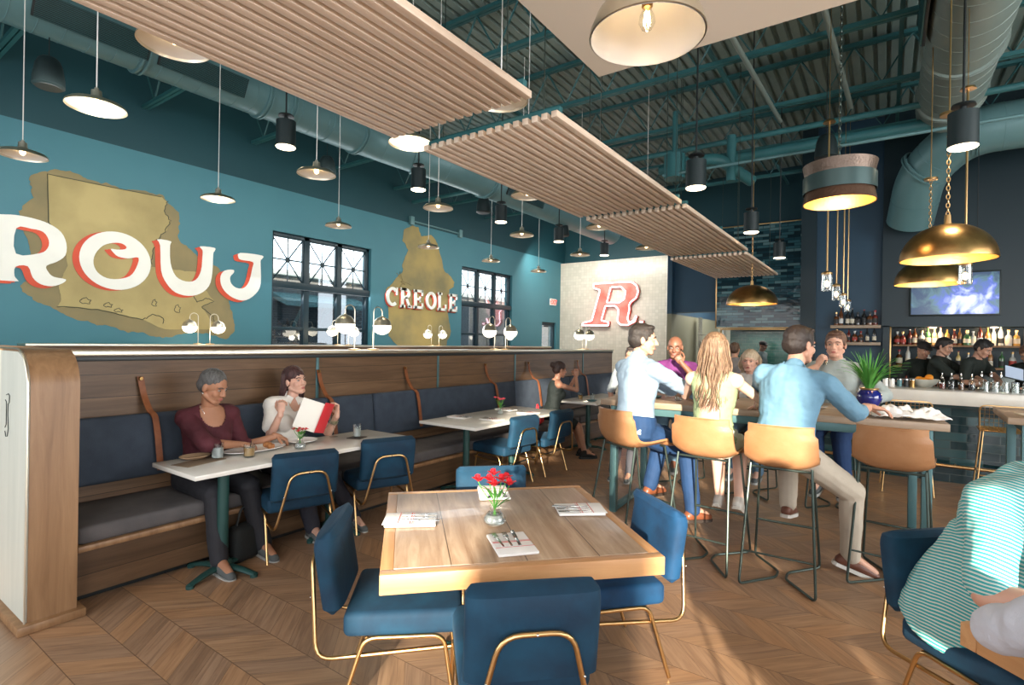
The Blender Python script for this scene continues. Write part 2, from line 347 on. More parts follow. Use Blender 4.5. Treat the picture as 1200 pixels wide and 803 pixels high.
# ------------------------------------------------------------------ geometry helpers
class G:
    def __init__(s):
        s.bm = bmesh.new()
    def box(s, c, d, bev=0.0, seg=2, rot=None):
        """box with centre c and dimensions d"""
        r = bmesh.ops.create_cube(s.bm, size=1.0)
        vs = r['verts']
        bmesh.ops.scale(s.bm, vec=d, verts=vs)
        if bev:
            es = list({e for v in vs for e in v.link_edges})
            rr = bmesh.ops.bevel(s.bm, geom=es, offset=bev, segments=seg, profile=0.5, affect='EDGES', clamp_overlap=True)
            vs = list({v for f in rr['faces'] for v in f.verts} | {v for v in vs if v.is_valid})
        m = MX.Translation(c)
        if rot is not None:
            m = m @ (rot.to_4x4() if hasattr(rot, 'to_4x4') else rot)
        bmesh.ops.transform(s.bm, matrix=m, verts=vs)
        return s
    def tube(s, pts, r, seg=8, closed=False, r2=None, cap=True, fillet=0.0, flat=1.0):
        pts = [V(p) for p in pts]
        if fillet: pts = round_path(pts, fillet, closed)
        n = len(pts)
        rings = []
        prev = None
        for i, p in enumerate(pts):
            if closed: t = (pts[(i + 1) % n] - pts[i - 1])
            else: t = pts[min(i + 1, n - 1)] - pts[max(i - 1, 0)]
            if t.length < 1e-9: t = V((0, 0, 1))
            t.normalize()
            if prev is None:
                a = V((0, 0, 1)) if abs(t.z) < 0.9 else V((1, 0, 0))
                nrm = t.cross(a).normalized()
            else:
                nrm = (prev - t * prev.dot(t))
                if nrm.length < 1e-6: nrm = t.orthogonal()
                nrm.normalize()
            prev = nrm
            b = t.cross(nrm)
            rr = r if not callable(r) else r(i / max(1, n - 1))
            if r2 is not None: rr = r + (r2 - r) * i / max(1, n - 1)
            rings.append([s.bm.verts.new(p + nrm * cos(2 * pi * k / seg) * rr + b * sin(2 * pi * k / seg) * rr * flat) for k in range(seg)])
        s._skin(rings, closed, cap)
        return s
    def _skin(s, rings, closed=False, cap=True):
        n = len(rings); seg = len(rings[0])
        for i in range(n if closed else n - 1):
            a, b = rings[i], rings[(i + 1) % n]
            for k in range(seg):
                try: s.bm.faces.new((a[k], a[(k + 1) % seg], b[(k + 1) % seg], b[k]))
                except ValueError: pass
        if cap and not closed:
            s.bm.faces.new(rings[0][::-1]); s.bm.faces.new(rings[-1])
    def loft(s, rings, cap=True):
        s._skin([[s.bm.verts.new(V(p)) for p in r] for r in rings], False, cap)
        return s
    def lathe(s, prof, o=(0, 0, 0), seg=24, cap=False, rot=None):
        """prof = [(radius, z)...]"""
        o = V(o)
        rings = []
        for r, z in prof:
            ring = []
            for k in range(seg):
                p = V((max(r, 1e-4) * cos(2 * pi * k / seg), max(r, 1e-4) * sin(2 * pi * k / seg), z))
                if rot is not None: p = rot @ p
                ring.append(s.bm.verts.new(p + o))
            rings.append(ring)
        s._skin(rings, False, cap)
        return s
    def prism(s, poly, f, d):
        """poly = 2D points; f maps (u, v, w) to 3D; d = depth along w"""
        a = [s.bm.verts.new(V(f(u, v, 0))) for u, v in poly]
        b = [s.bm.verts.new(V(f(u, v, d))) for u, v in poly]
        n = len(poly)
        s.bm.faces.new(a[::-1]); s.bm.faces.new(b)
        for i in range(n):
            s.bm.faces.new((a[i], a[(i + 1) % n], b[(i + 1) % n], b[i]))
        return s
    def ell(s, c, r, seg=16, rings=10, rot=None):
        rr = bmesh.ops.create_uvsphere(s.bm, u_segments=seg, v_segments=rings, radius=1.0)
        m = MX.Translation(c)
        if rot is not None: m = m @ rot.to_4x4()
        m = m @ MX.Diagonal((r[0], r[1], r[2], 1))
        bmesh.ops.transform(s.bm, matrix=m, verts=rr['verts'])
        return s
    def mesh(s, name, smooth=True):
        bmesh.ops.recalc_face_normals(s.bm, faces=s.bm.faces)
        me = bpy.data.meshes.new(name)
        s.bm.to_mesh(me); s.bm.free()
        if smooth:
            me.polygons.foreach_set('use_smooth', [True] * len(me.polygons))
            me.set_sharp_from_angle(angle=R(38))
        return me
    def build(s, name, m, parent=None, loc=None, rotz=0, smooth=True):
        return obj(name, s.mesh(name, smooth), m, parent, loc, rotz)

def obj(name, me, m, parent=None, loc=None, rotz=0):
    o = bpy.data.objects.new(name, me)
    COL.objects.link(o)
    if m is not None:
        me.materials.clear(); me.materials.append(M[m] if isinstance(m, str) else m)
    if parent: o.parent = parent
    if loc is not None: o.location = loc
    if rotz: o.rotation_euler = (0, 0, rotz)
    return o

def round_path(pts, rad, closed=False, n=5):
    out = []
    N_ = len(pts)
    for i, p in enumerate(pts):
        if not closed and i in (0, N_ - 1):
            out.append(p); continue
        a = pts[i - 1] - p; b = pts[(i + 1) % N_] - p
        if a.length < 1e-6 or b.length < 1e-6 or a.angle(b) > 3.1:
            out.append(p); continue
        d = min(rad, a.length * 0.45, b.length * 0.45)
        q0 = p + a.normalized() * d; q1 = p + b.normalized() * d
        for k in range(n + 1):
            t = k / n
            out.append(q0 * (1 - t) ** 2 + p * 2 * t * (1 - t) + q1 * t * t)
    return out

def tag(o, label, cat, group=None):
    o['label'] = label; o['category'] = cat
    if group: o['group'] = group
    return o
def thing(name, label, cat, loc=(0, 0, 0), rotz=0, group=None):
    o = bpy.data.objects.new(name, None)
    COL.objects.link(o)
    o.empty_display_size = 0.1
    o.location = loc; o.rotation_euler = (0, 0, rotz)
    return tag(o, label, cat, group)
def struct(o, label=None):
    o['kind'] = 'structure'
    if label: o['label'] = label
    return o
def dup(root, label, loc, rotz=None, group=None, cat=None, rot=None):
    def cp(o, parent):
        c = o.copy(); COL.objects.link(c)
        if parent: c.parent = parent
        for ch in list(o.children): cp(ch, c)
        return c
    r = cp(root, None)
    r.location = loc
    if rot is not None: r.rotation_euler = rot
    elif rotz is not None: r.rotation_euler = (0, 0, rotz)
    r['label'] = label
    if group: r['group'] = group
    if cat: r['category'] = cat
    return r

def shape2d(name, outlines, m, f, depth, parent=None, smooth_bevel=0.0):
    """filled 2D outlines (holes subtract) extruded; f maps (u, v, w) to 3D"""
    cu = bpy.data.curves.new(name, 'CURVE'); cu.dimensions = '2D'; cu.fill_mode = 'BOTH'
    cu.extrude = depth / 2; cu.bevel_depth = smooth_bevel
    for pts in outlines:
        sp = cu.splines.new('POLY'); sp.points.add(len(pts) - 1)
        for p, q in zip(sp.points, pts): p.co = (q[0], q[1], 0, 1)
        sp.use_cyclic_u = True
    t = bpy.data.objects.new('t', cu); COL.objects.link(t)
    dg = bpy.context.evaluated_depsgraph_get()
    me = bpy.data.meshes.new_from_object(t.evaluated_get(dg), depsgraph=dg)
    bpy.data.objects.remove(t); bpy.data.curves.remove(cu)
    for v in me.vertices:
        v.co = V(f(v.co.x, v.co.y, v.co.z + depth / 2))
    bm = bmesh.new(); bm.from_mesh(me); bmesh.ops.recalc_face_normals(bm, faces=bm.faces); bm.to_mesh(me); bm.free()
    me.name = name
    return obj(name, me, m, parent)

def smooth_loop(pts, n=4):
    """Catmull-Rom through a closed loop"""
    out = []; N_ = len(pts)
    for i in range(N_):
        p0, p1, p2, p3 = (V((*pts[(i + k) % N_], 0)) for k in (-1, 0, 1, 2))
        for k in range(n):
            t = k / n
            q = 0.5 * ((2 * p1) + (p2 - p0) * t + (2 * p0 - 5 * p1 + 4 * p2 - p3) * t * t + (-p0 + 3 * p1 - 3 * p2 + p3) * t ** 3)
            out.append((q.x, q.y))
    return out

def ragged(pts, amp, n=5, freq=4.0, seed=0):
    out = []
    for i, (x, y) in enumerate(smooth_loop(pts, 1)):
        x2, y2 = pts[(i + 1) % len(pts)]
        L_ = sqrt((x2 - x) ** 2 + (y2 - y) ** 2); k = max(2, int(L_ / 0.025))
        for j in range(k):
            t = j / k; px, py = x + (x2 - x) * t, y + (y2 - y) * t
            v = NZ.noise_vector(V((px * freq, py * freq, seed))) + 0.5 * NZ.noise_vector(V((px * freq * 4, py * freq * 4, seed + 3)))
            out.append((px + v.x * amp, py + v.y * amp))
    return out

def text_mesh(name, txt, size, m, f, depth=0.004, parent=None, bold=0.0, align='CENTER'):
    cu = bpy.data.curves.new(name, 'FONT'); cu.body = txt; cu.size = size; cu.extrude = depth / 2; cu.offset = bold
    cu.align_x = align
    t = bpy.data.objects.new('t', cu); COL.objects.link(t)
    dg = bpy.context.evaluated_depsgraph_get()
    me = bpy.data.meshes.new_from_object(t.evaluated_get(dg), depsgraph=dg)
    bpy.data.objects.remove(t); bpy.data.curves.remove(cu)
    for v in me.vertices: v.co = V(f(v.co.x, v.co.y, v.co.z + depth / 2))
    me.name = name
    return obj(name, me, m, parent)

def sbox(name, c, d, m, label=None, bev=0, rot=None):
    return struct(G().box(c, d, bev, rot=rot).build(name, m), label)

# ------------------------------------------------------------------ room shell
WX, NY, EX, SY, ZC = -9.3, 16.5, 7.2, -3.2, 5.75
sbox('floor', ((WX + EX) / 2 - 0.5, (NY + SY) / 2, -0.05), (EX - WX + 2, NY - SY + 2, 0.1), 'floor', 'chevron oak parquet floor')

# corrugated roof deck, ribs running away from the camera
g = G()
x = WX - 0.3
prof = []
while x < EX + 0.3:
    prof += [(x, ZC), (x + 0.09, ZC), (x + 0.105, ZC + 0.045), (x + 0.14, ZC + 0.045)]
    x += 0.155
prof2 = prof + [(prof[-1][0], ZC + 0.12), (prof[0][0], ZC + 0.12)]
a = [g.bm.verts.new((u, SY - 0.3, v)) for u, v in prof]
b = [g.bm.verts.new((u, NY + 0.3, v)) for u, v in prof]
for i in range(len(prof) - 1):
    g.bm.faces.new((a[i], a[i + 1], b[i + 1], b[i]))
g.box(((WX + EX) / 2, (NY + SY) / 2, ZC + 0.12), (EX - WX + 0.8, NY - SY + 0.8, 0.1))
struct(g.build('ceiling', 'deck', smooth=False), 'teal corrugated steel deck ceiling')

# west wall: painted masonry with openings for the two windows and the exit door
def wall_with_holes(name, x0, x1, holes, y0, y1, z0, z1, m, label):
    g = G()
    ys = sorted({y0, y1, *[h[0] for h in holes], *[h[1] for h in holes]})
    for a_, b_ in zip(ys, ys[1:]):
        hs = sorted([(h[2], h[3]) for h in holes if h[0] <= a_ and h[1] >= b_])
        z = z0
        for h0, h1 in hs:
            if h0 > z: g.box(((x0 + x1) / 2, (a_ + b_) / 2, (z + h0) / 2), (x1 - x0, b_ - a_, h0 - z))
            z = h1
        if z < z1: g.box(((x0 + x1) / 2, (a_ + b_) / 2, (z + z1) / 2), (x1 - x0, b_ - a_, z1 - z))
    return struct(g.build(name, m, smooth=False), label)
WH = [(5.55, 7.86, 0.95, 3.60), (10.93, 13.28, 0.95, 3.62), (15.02, 15.92, 0.0, 2.30)]
wall_with_holes('wall_left', WX - 0.28, WX, WH, SY, NY + 0.2, 0, 4.40, 'wall_mural', 'teal painted wall carrying the mural lettering')
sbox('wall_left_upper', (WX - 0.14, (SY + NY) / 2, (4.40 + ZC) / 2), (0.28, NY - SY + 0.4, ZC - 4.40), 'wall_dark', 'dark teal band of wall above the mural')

def star_window(n, y0, y1, z0, z1, label):
    root = thing('window_%d' % n, label, 'window', (WX - 0.12, 0, 0))
    del root['category']; root['kind'] = 'structure'
    d = 0.07
    zt = z1 - 0.98                                  # transom bar
    fr = G()
    W3 = (y1 - y0) / 3
    for yy in (y0 + d / 2, y1 - d / 2): fr.box((0, yy, (z0 + z1) / 2), (0.09, d, z1 - z0), 0.004)
    for zz in (z0 + d / 2, z1 - d / 2, ): fr.box((0, (y0 + y1) / 2, zz), (0.09, y1 - y0, d), 0.004)
    fr.box((0.02, (y0 + y1) / 2, zt), (0.16, y1 - y0, 0.13), 0.004)
    for k in (1, 2): fr.box((0, y0 + k * W3, (z0 + z1) / 2), (0.09, 0.12, z1 - z0), 0.004)
    fr.box((0, (y0 + y1) / 2, zt - 0.82), (0.07, y1 - y0, 0.06), 0.004)
    fr.build('window_frame', 'winframe', root)
    mu = G()
    for k in range(3):
        a_, b_ = y0 + k * W3 + 0.06, y0 + (k + 1) * W3 - 0.06
        c_ = (a_ + b_) / 2; zb, ztp = zt + 0.06, z1 - 0.06; zc = (zb + ztp) / 2
        w_ = 0.014
        mu.tube([(0, a_, zb), (0, b_, ztp)], w_, 4); mu.tube([(0, a_, ztp), (0, b_, zb)], w_, 4)
        mu.tube([(0, c_, zb), (0, c_, ztp)], w_, 4); mu.tube([(0, a_, zc), (0, b_, zc)], w_, 4)
        mu.lathe([(0.0, -0.012), (0.05, -0.012), (0.05, 0.012), (0.0, 0.012)], (0, c_, zc), 12, rot=MX.Rotation(pi / 2, 3, 'Y'))
        for yy in (a_ - 0.0, b_): mu.box((0, yy, zc), (0.05, 0.035, ztp - zb))
        for zz in (zb, ztp): mu.box((0, c_, zz), (0.05, b_ - a_, 0.035))
    mu.build('star_muntin', 'winframe', root)
    G().box((-0.02, (y0 + y1) / 2, (zt + z1) / 2), (0.006, y1 - y0 - 0.06, z1 - zt - 0.08)).build('upper_pane', 'pane', root)
    G().box((-0.02, (y0 + y1) / 2, (zt + z0) / 2), (0.006, y1 - y0 - 0.06, zt - z0 - 0.08)).build('lower_pane', 'tintpane', root)
    return root
star_window(1, 5.55, 7.86, 0.95, 3.60, 'black framed window with star muntins nearer the large mural lettering')
star_window(2, 10.93, 13.28, 0.95, 3.62, 'black framed window with star muntins between the small mural and the exit door')
dr = thing('door_1', 'black framed glass exit door in the far end of the teal wall', 'door', (WX - 0.1, 0, 0)); del dr['category']; dr['kind'] = 'structure'
g = G()
for yy in (15.06, 15.88): g.box((0, yy, 1.15), (0.09, 0.09, 2.3), 0.004)
for zz in (0.1, 1.0, 2.25): g.box((0, 15.47, zz), (0.08, 0.9, 0.10), 0.004)
g.build('door_frame', 'winframe', dr)
G().box((-0.01, 15.47, 1.15), (0.006, 0.8, 2.2)).build('pane', 'pane', dr)
g = G(); g.box((0.09, 15.3, 2.16), (0.05, 0.22, 0.05), 0.01); g.tube([(0.11, 15.3, 2.17), (0.2, 15.45, 2.17), (0.1, 15.6, 2.19)], 0.012, 6); g.build('door_closer', 'black', dr)

# far wall with the cream tile bay
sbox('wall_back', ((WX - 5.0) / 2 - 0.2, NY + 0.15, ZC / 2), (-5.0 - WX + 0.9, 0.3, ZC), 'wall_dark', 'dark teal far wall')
sbox('wall_tile_bay', ((WX - 5.53) / 2, 16.35, 2.18), (-5.53 - WX, 0.30, 4.36), 'tile_cream', 'cream square tiled wall bay behind the neon sign')
G_ = sbox('trim_1', (-5.52, 16.19, 2.18), (0.02, 0.04, 4.36), 'white_enamel', 'pale tile edge trim')
# kitchen side: navy return, bulkhead and the room behind
sbox('wall_kitchen_side', (-4.55, 16.0, 1.2), (0.12, 5.0, 2.4), mat('olive_beige_wall_paint', (.20, .19, .125), .6), 'olive beige side wall of the kitchen passage')
sbox('wall_kitchen_return', (-4.55, 16.0, 3.4), (0.12, 5.0, 2.0), 'navy', 'navy return wall beside the tiled bay')
sbox('wall_kitchen_bulkhead', (-3.93, 13.85, 3.15), (1.15, 0.3, 1.42), 'navy', 'navy bulkhead over the kitchen pass')
sbox('wall_kitchen_back', (-2.6, 18.2, 2.2), (5.0, 0.2, 4.4), 'tile_cream', 'pale tiled kitchen back wall')
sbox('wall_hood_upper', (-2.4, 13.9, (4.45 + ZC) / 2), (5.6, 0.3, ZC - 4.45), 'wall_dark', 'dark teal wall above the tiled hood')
# brass edged tiled hood over the open kitchen
hood = thing('tiled_hood', 'glossy blue green tiled hood with brass edging over the open kitchen', 'hood', (-2.39, 13.72, 0))
G().box((0, 0.12, 3.25), (2.05, 0.5, 2.42)).build('tile_face', 'tile_hood', hood)
g = G()
for xx in (-1.03, 1.03): g.box((xx, -0.13, 3.25), (0.025, 0.03, 2.44), 0.003)
for zz in (2.04, 4.47): g.box((0, -0.13, zz), (2.085, 0.03, 0.025), 0.003)
g.build('brass_edge', 'gold', hood)
# open kitchen below the hood
sbox('wall_kitchen_line', (-2.1, 15.3, 1.6), (2.7, 0.15, 3.2), 'tile_kitchen', 'green subway tiled wall of the open kitchen')
sbox('wall_kitchen_counter', (-2.4, 13.75, 0.5), (2.1, 0.5, 1.0), 'tile_bar', 'tiled counter front of the open kitchen')
sbox('wall_kitchen_soffit', (-2.4, 14.6, 2.12), (2.1, 1.3, 0.12), 'nearblack', 'dark soffit over the cooking line')
g = G()
for xx in (-3.28, -1.42): g.box((xx, 13.52, 1.0), (0.03, 0.03, 2.02), 0.003)
g.box((-2.35, 13.52, 2.0), (1.9, 0.03, 0.03), 0.003)
struct(g.build('trim_2', 'gold'), 'brass trim around the kitchen opening')
light('kitchen_ceiling_light', 'AREA', (-3.9, 15.6, 2.9), 26, (1.0, 0.95, 0.85), (-3.9, 15.6, 0), 0.7, 2.5)
light('kitchen_ceiling_light', 'AREA', (-2.4, 14.7, 2.0), 10, (1.0, 0.95, 0.85), (-2.4, 14.7, 0), 1.5, 0.5)

# navy pier with shelves, then the bar wall
sbox('wall_pier', (-0.62, 12.0, ZC / 2), (1.24, 0.8, ZC), 'navy', 'navy pier between the hood and the bar')
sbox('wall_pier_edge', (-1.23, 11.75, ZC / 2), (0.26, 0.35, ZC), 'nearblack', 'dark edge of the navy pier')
BW = 11.45
wall = [(-0.05, EX + 0.3, 1.98, ZC)]
g = G()
g.box(((EX - 0.04) / 2 + 0.1, BW + 0.25, (1.98 + ZC) / 2), (EX + 0.3, 0.5, ZC - 1.98))
g.box((0.0, BW + 0.25, 1.0), (0.10, 0.5, 2.0))
g.box((EX / 2, BW + 0.25, 0.45), (EX, 0.5, 0.9))
g.box((EX / 2 + 0.1, BW + 0.55, 1.4), (EX + 0.1, 0.1, 1.2))
struct(g.build('wall_bar', 'nearblack', smooth=False), 'charcoal blue bar wall with the bottle niche')
g = G()
for xx in (0.06, 1.78, 3.5, 5.2): g.box((xx, BW + 0.0, 1.44), (0.022, 0.03, 1.08), 0.003)
struct(g.build('trim_3', 'gold'), 'brass uprights of the bottle niche')
sbox('wall_right', (EX + 0.15, 9.5, ZC / 2), (0.3, 8.0, ZC), 'nearblack', 'charcoal wall at the bar end')
sbox('wall_right_upper', (EX + 0.15, 1.0, 4.85), (0.3, 9.4, 1.9), 'wall_dark', 'teal wall above the side windows')
sbox('wall_right_lower', (EX + 0.15, 1.0, 0.25), (0.3, 9.4, 0.5), 'wall_dark', 'teal sill wall below the side windows')
# unseen front wall, its piers and gaps shaped to let sun in as patches
def front_piece(x0, x1, z0, z1, n):
    sbox('wall_front_%s' % n, ((x0 + x1) / 2, SY - 0.1, (z0 + z1) / 2), (x1 - x0, 0.2, z1 - z0), 'wall_dark', 'unseen storefront wall with gaps shaped to let sun in as patches')
front_piece(WX - 0.3, EX + 0.3, 4.1, ZC, 'header')
front_piece(WX - 0.3, EX + 0.3, 0.0, 0.45, 'sill')
for n_, (a_, b_) in dict(west=(-9.6, -3.2), west_pier=(-2.2, 0.5), centre_pier=(1.2, 1.9), east_pier=(3.3, 7.5)).items():
    front_piece(a_, b_, 0.45, 4.1, n_)

# brick building seen through the windows, with pale sky above it
bb = thing('brick_building', 'brick building with a pale green canopy seen through the black framed windows', 'building', (-15.5, 9, 0))
G().box((-1, 0, 1.65), (2, 34, 3.9)).build('brick_wall', 'brick', bb)
G().box((0.05, 0, 3.66), (0.35, 34, 0.16), 0.02).build('parapet', mat('limestone_cap', (0.42, 0.42, 0.40), 0.8), bb)
for yy in (-3.4, 4.6, 8.2, 11.8):
    G().box((0.02, yy, 1.3), (0.06, 1.5, 1.3), 0.01).build('window', 'winframe', bb)
aw = mat('pale_green_awning', (0.22, 0.36, 0.33), 0.6)
g = G(); g.loft([[(0.0, .2, 3.05), (0.9, .2, 2.75), (0.9, .2, 2.60), (0, .2, 2.90)], [(0.0, 3.4, 3.05), (0.9, 3.4, 2.75), (0.9, 3.4, 2.60), (0, 3.4, 2.90)]])
g.build('canopy', aw, bb)
g = G()
for yy in (1.0, 1.9): g.tube([(0.85, yy, 2.65), (0.35, yy, 2.45), (0.02, yy, 2.0)], 0.06, 6)
g.build('canopy_bracket', aw, bb)
sbox('ground_outside', (-15, 8, -0.15), (11, 44, 0.1), mat('asphalt', (0.16, 0.16, 0.16), 0.9), 'grey parking lot outside')

# ------------------------------------------------------------------ roof joists, pipes, ducts
def joist_proto():
    g = G()
    x0, x1 = WX + 0.02, EX
    zb, zt = 5.08, 5.66
    for z_ in (zb, zt):
        for dy in (-0.028, 0.028):
            g.box(((x0 + x1) / 2, dy, z_), (x1 - x0, 0.042, 0.05))
    n = 26; L_ = (x1 - x0) / n
    for k in range(n):
        xa = x0 + k * L_
        g.tube([(xa, 0, zt - .02), (xa + L_ / 2, 0, zb + .02), (xa + L_, 0, zt - .02)], 0.014, 5)
    return g
j0 = struct(joist_proto().build('roof_joist', 'joist', loc=(0, 5.15, 0)), 'teal open web steel joist')
for i, yy in enumerate((1.75, 3.45, 6.85, 8.5, 10.2, 11.9)):
    c = j0.copy(); COL.objects.link(c); c.location = (0, yy, 0)
g = G()
for xx in (-7.6, -5.0, -1.9, 0.1, 3.2): g.box((xx, 5.5, 5.36), (0.045, 17.5, 0.045))
struct(g.build('joist_bridging', 'joist'), 'bridging bars tying the joists')
def pipe(name, pts, r, m, label, cat='pipe', fil=0.12):
    return tag(G().tube(pts, r, 12, fillet=fil).build(name, m), label, cat)
pipe('sprinkler_pipe', [(-9.2, 9.0, 4.88), (7.0, 9.0, 4.88)], 0.045, 'joist', 'teal pipe crossing under the joists before the tiled hood')
pipe('drain_pipe', [(-3.4, 9.45, 4.75), (0.5, 9.45, 4.75)], 0.085, 'joist', 'thick teal pipe running level toward the large grey duct')
pipe('conduit', [(-2.9, 8.2, 4.25), (6.9, 8.2, 4.25)], 0.022, 'duct', 'slim level conduit crossing below the grey duct')
pipe('angled_pipe', [(-1.52, 3.4, 5.0), (-1.35, 8.9, 5.0)], 0.03, 'duct2', 'slim grey pipe running toward the hood beside the brass domes')
pipe('grey_pipe', [(-0.62, 4.5, 5.0), (-0.45, 8.9, 5.0)], 0.032, 'duct2', 'slim grey pipe directly above the drum pendant')

def duct(name, pts, r, m, label, step=0.45, n=20):
    root = thing(name, label, 'duct')
    P_ = round_path([V(p) for p in pts], 0.55, n=8)
    G().tube(P_, r, 32, cap=True).build('duct_shell', m, root)
    g = G()
    acc = 0
    for a_, b_ in zip(P_, P_[1:]):
        d = (b_ - a_); L_ = d.length
        if L_ < 1e-5: continue
        d.normalize()
        q = step - acc
        while q < L_:
            p = a_ + d * q
            rot = d.to_track_quat('Z', 'Y').to_matrix()
            g.lathe([(r - .004, -.008), (r + .0035, -.003), (r + .0035, .003), (r - .004, .008)], p, 32, rot=rot)
            q += step
        acc = (L_ - (q - step))
    g.build('spiral_seam', m, root)
    return root
def collar(root, p, d, r, m):
    rot = V(d).to_track_quat('Z', 'Y').to_matrix()
    G().lathe([(r, -.04), (r + .03, -.035), (r + .03, -.015), (r + .01, -.01), (r + .01, .01), (r + .03, .015), (r + .03, .035), (r, .04)], p, 32, rot=rot).build('flange', m, root)
dl = duct('spiral_duct', [(-7.05, -3.0, 4.93), (-7.05, 5.0, 4.93)], 0.29, 'duct', 'teal spiral duct running along above the large mural lettering', 0.22)
for yy in (2.55, 4.0, 4.35): collar(dl, (-7.05, yy, 4.93), (0, 1, 0), 0.29, 'duct')
dl2 = duct('branch_duct', [(-7.05, 5.0, 4.93), (-7.05, 6.0, 4.93), (-6.2, 7.2, 4.62), (-6.2, 13.5, 4.62)], 0.30, 'duct', 'teal duct stepping down beyond the spiral duct toward the neon sign', 1.1)
for p, d in (((-7.05, 5.6, 4.93), (0, 1, 0)), ((-6.65, 6.55, 4.78), (0.6, 0.9, -0.2)), ((-6.2, 7.9, 4.62), (0, 1, 0))): collar(dl2, p, d, 0.30, 'duct')
def grille(loc, rotx, size, label, n=14):
    root = thing('duct_grille', label, 'vent', loc)
    root.rotation_euler = rotx
    G().box((0, 0, 0), (size[0], size[1], 0.03), 0.004).build('frame', 'black', root)
    g = G()
    for k in range(n):
        g.box((-size[0] / 2 + (k + .5) * size[0] / n, 0, 0.02), (size[0] / n * 0.35, size[1] - .03, 0.02))
    g.build('louvre', 'joist', root)
grille((-6.77, 2.05, 4.80), (0, R(118), 0), (0.24, 1.0), 'black louvred grille on the spiral duct above the first window')
grille((-6.77, 3.15, 4.80), (0, R(118), 0), (0.24, 1.0), 'black louvred grille on the spiral duct next to the collar')
grille((-5.91, 8.9, 4.55), (0, R(105), 0), (0.28, 1.3), 'black louvred grille on the stepped down duct')
dr_ = duct('supply_duct', [(0.66, -2.8, 5.0), (0.66, 9.6, 5.0)], 0.36, 'duct2', 'large grey round duct overhead running toward the bar', 0.30)
for yy in (7.7, 9.1): collar(dr_, (0.66, yy, 5.0), (0, 1, 0), 0.36, 'duct2')
db = duct('elbow_duct', [(6.9, 10.1, 4.75), (0.9, 10.1, 4.75), (0.42, 10.6, 4.4), (0.30, 11.2, 3.75)], 0.33, 'duct', 'teal grey duct elbow turning down beyond the large grey duct', 0.8)
collar(db, (1.0, 10.1, 4.75), (1, 0, 0), 0.33, 'duct'); collar(db, (0.45, 10.55, 4.42), (-.6, .5, -.5), 0.33, 'duct')
grille((0.27, 6.6, 4.95), (0, R(-95), 0), (0.26, 1.1), 'black louvred grille on the side of the large grey duct')

# plumbing cluster above the second slatted panel
pl = thing('valve_assembly', 'teal pipe valve cluster hung under the deck above the second slat panel', 'pipe fittings', (-2.75, 8.3, 4.35))
G().tube([(0, 0, 0.9), (0, 0, 0.2)], 0.04, 10).tube([(-0.0, 0, -.15), (0, 0, .22)], 0.16, 14).build('tank', 'joist', pl)
G().tube([(0.05, 0.1, 0.12), (0.6, 0.2, 0.12), (0.95, 0.9, -0.1)], 0.09, 12, fillet=.15).build('bent_pipe', 'joist', pl)
G().tube([(0.75, 0.4, 0.5), (0.75, 0.4, -0.2)], 0.07, 12).build('riser', 'joist', pl)

# cream soffit over the camera
sbox('ceiling_soffit', (-0.25, 0.1, 3.68), (2.9, 6.72, 0.36), 'soffit', 'cream painted dropped soffit')

# ------------------------------------------------------------------ slatted timber ceiling panels
def slat_panel(y0, y1, label, z=2.985, x0=-2.72, x1=-1.66, tilt=0.0):
    root = thing('slatted_ceiling_panel', label, 'ceiling panel', ((x0 + x1) / 2, (y0 + y1) / 2, z), group='slatted timber panels')
    root.rotation_euler = (R(tilt), 0, 0)
    n = 16; pitch = (x1 - x0) / (n - 1); L_ = y1 - y0
    for k in range(n):
        G().box((x0 + k * pitch - (x0 + x1) / 2, 0, 0.0), (0.043, L_, 0.040), 0.003).build('slat', 'slat', root)
    g = G()
    m_ = max(2, int(L_ / 1.2) + 1)
    for k in range(m_):
        yy = -L_ / 2 + 0.06 + k * (L_ - 0.12) / (m_ - 1)
        G().box((0, yy, 0.041), (x1 - x0 + 0.03, 0.04, 0.04), 0.002).build('crossbar', 'joist', root)
    for yy in (-L_ / 2 + .06, L_ / 2 - .06):
        for xx in (-.42, .42):
            G().tube([(xx, yy, .05), (xx, yy, ZC - z - .1)], 0.004, 5).build('hanging_wire', 'rod', root)
    return root
slat_panel(-0.6, 2.50, 'slatted timber ceiling panel nearest the camera')
slat_panel(2.78, 5.17, 'slatted timber ceiling panel second from the camera with a window reflection glow')
slat_panel(5.32, 8.2, 'slatted timber ceiling panel third from the camera')
slat_panel(8.15, 10.8, 'slatted timber ceiling panel farthest away beside the tiled hood', z=2.93)

# ------------------------------------------------------------------ mural
ML_R = [(1.67, 3.12), (1.85, 3.13), (1.99, 3.15), (2.17, 3.14), (2.33, 3.10), (2.46, 3.01), (2.52, 2.86), (2.51, 2.70), (2.42, 2.60), (2.31, 2.53), (2.33, 2.45), (2.39, 2.39), (2.52, 2.37), (2.48, 2.31), (2.37, 2.26), (2.25, 2.28), (2.17, 2.36), (2.12, 2.50), (2.00, 2.48), (1.99, 2.36), (2.02, 2.31), (2.00, 2.29), (1.68, 2.29), (1.66, 2.31), (1.69, 2.36), (1.70, 2.60), (1.70, 3.00), (1.66, 3.06)]
ML_Rh = [(2.00, 2.98), (2.15, 3.00), (2.27, 2.98), (2.33, 2.88), (2.32, 2.77), (2.24, 2.69), (2.00, 2.65)]
ML_O = [(3.11 + 0.445 * cos(a), 2.705 + 0.425 * sin(a)) for a in [2 * pi * k / 44 for k in range(44)]]
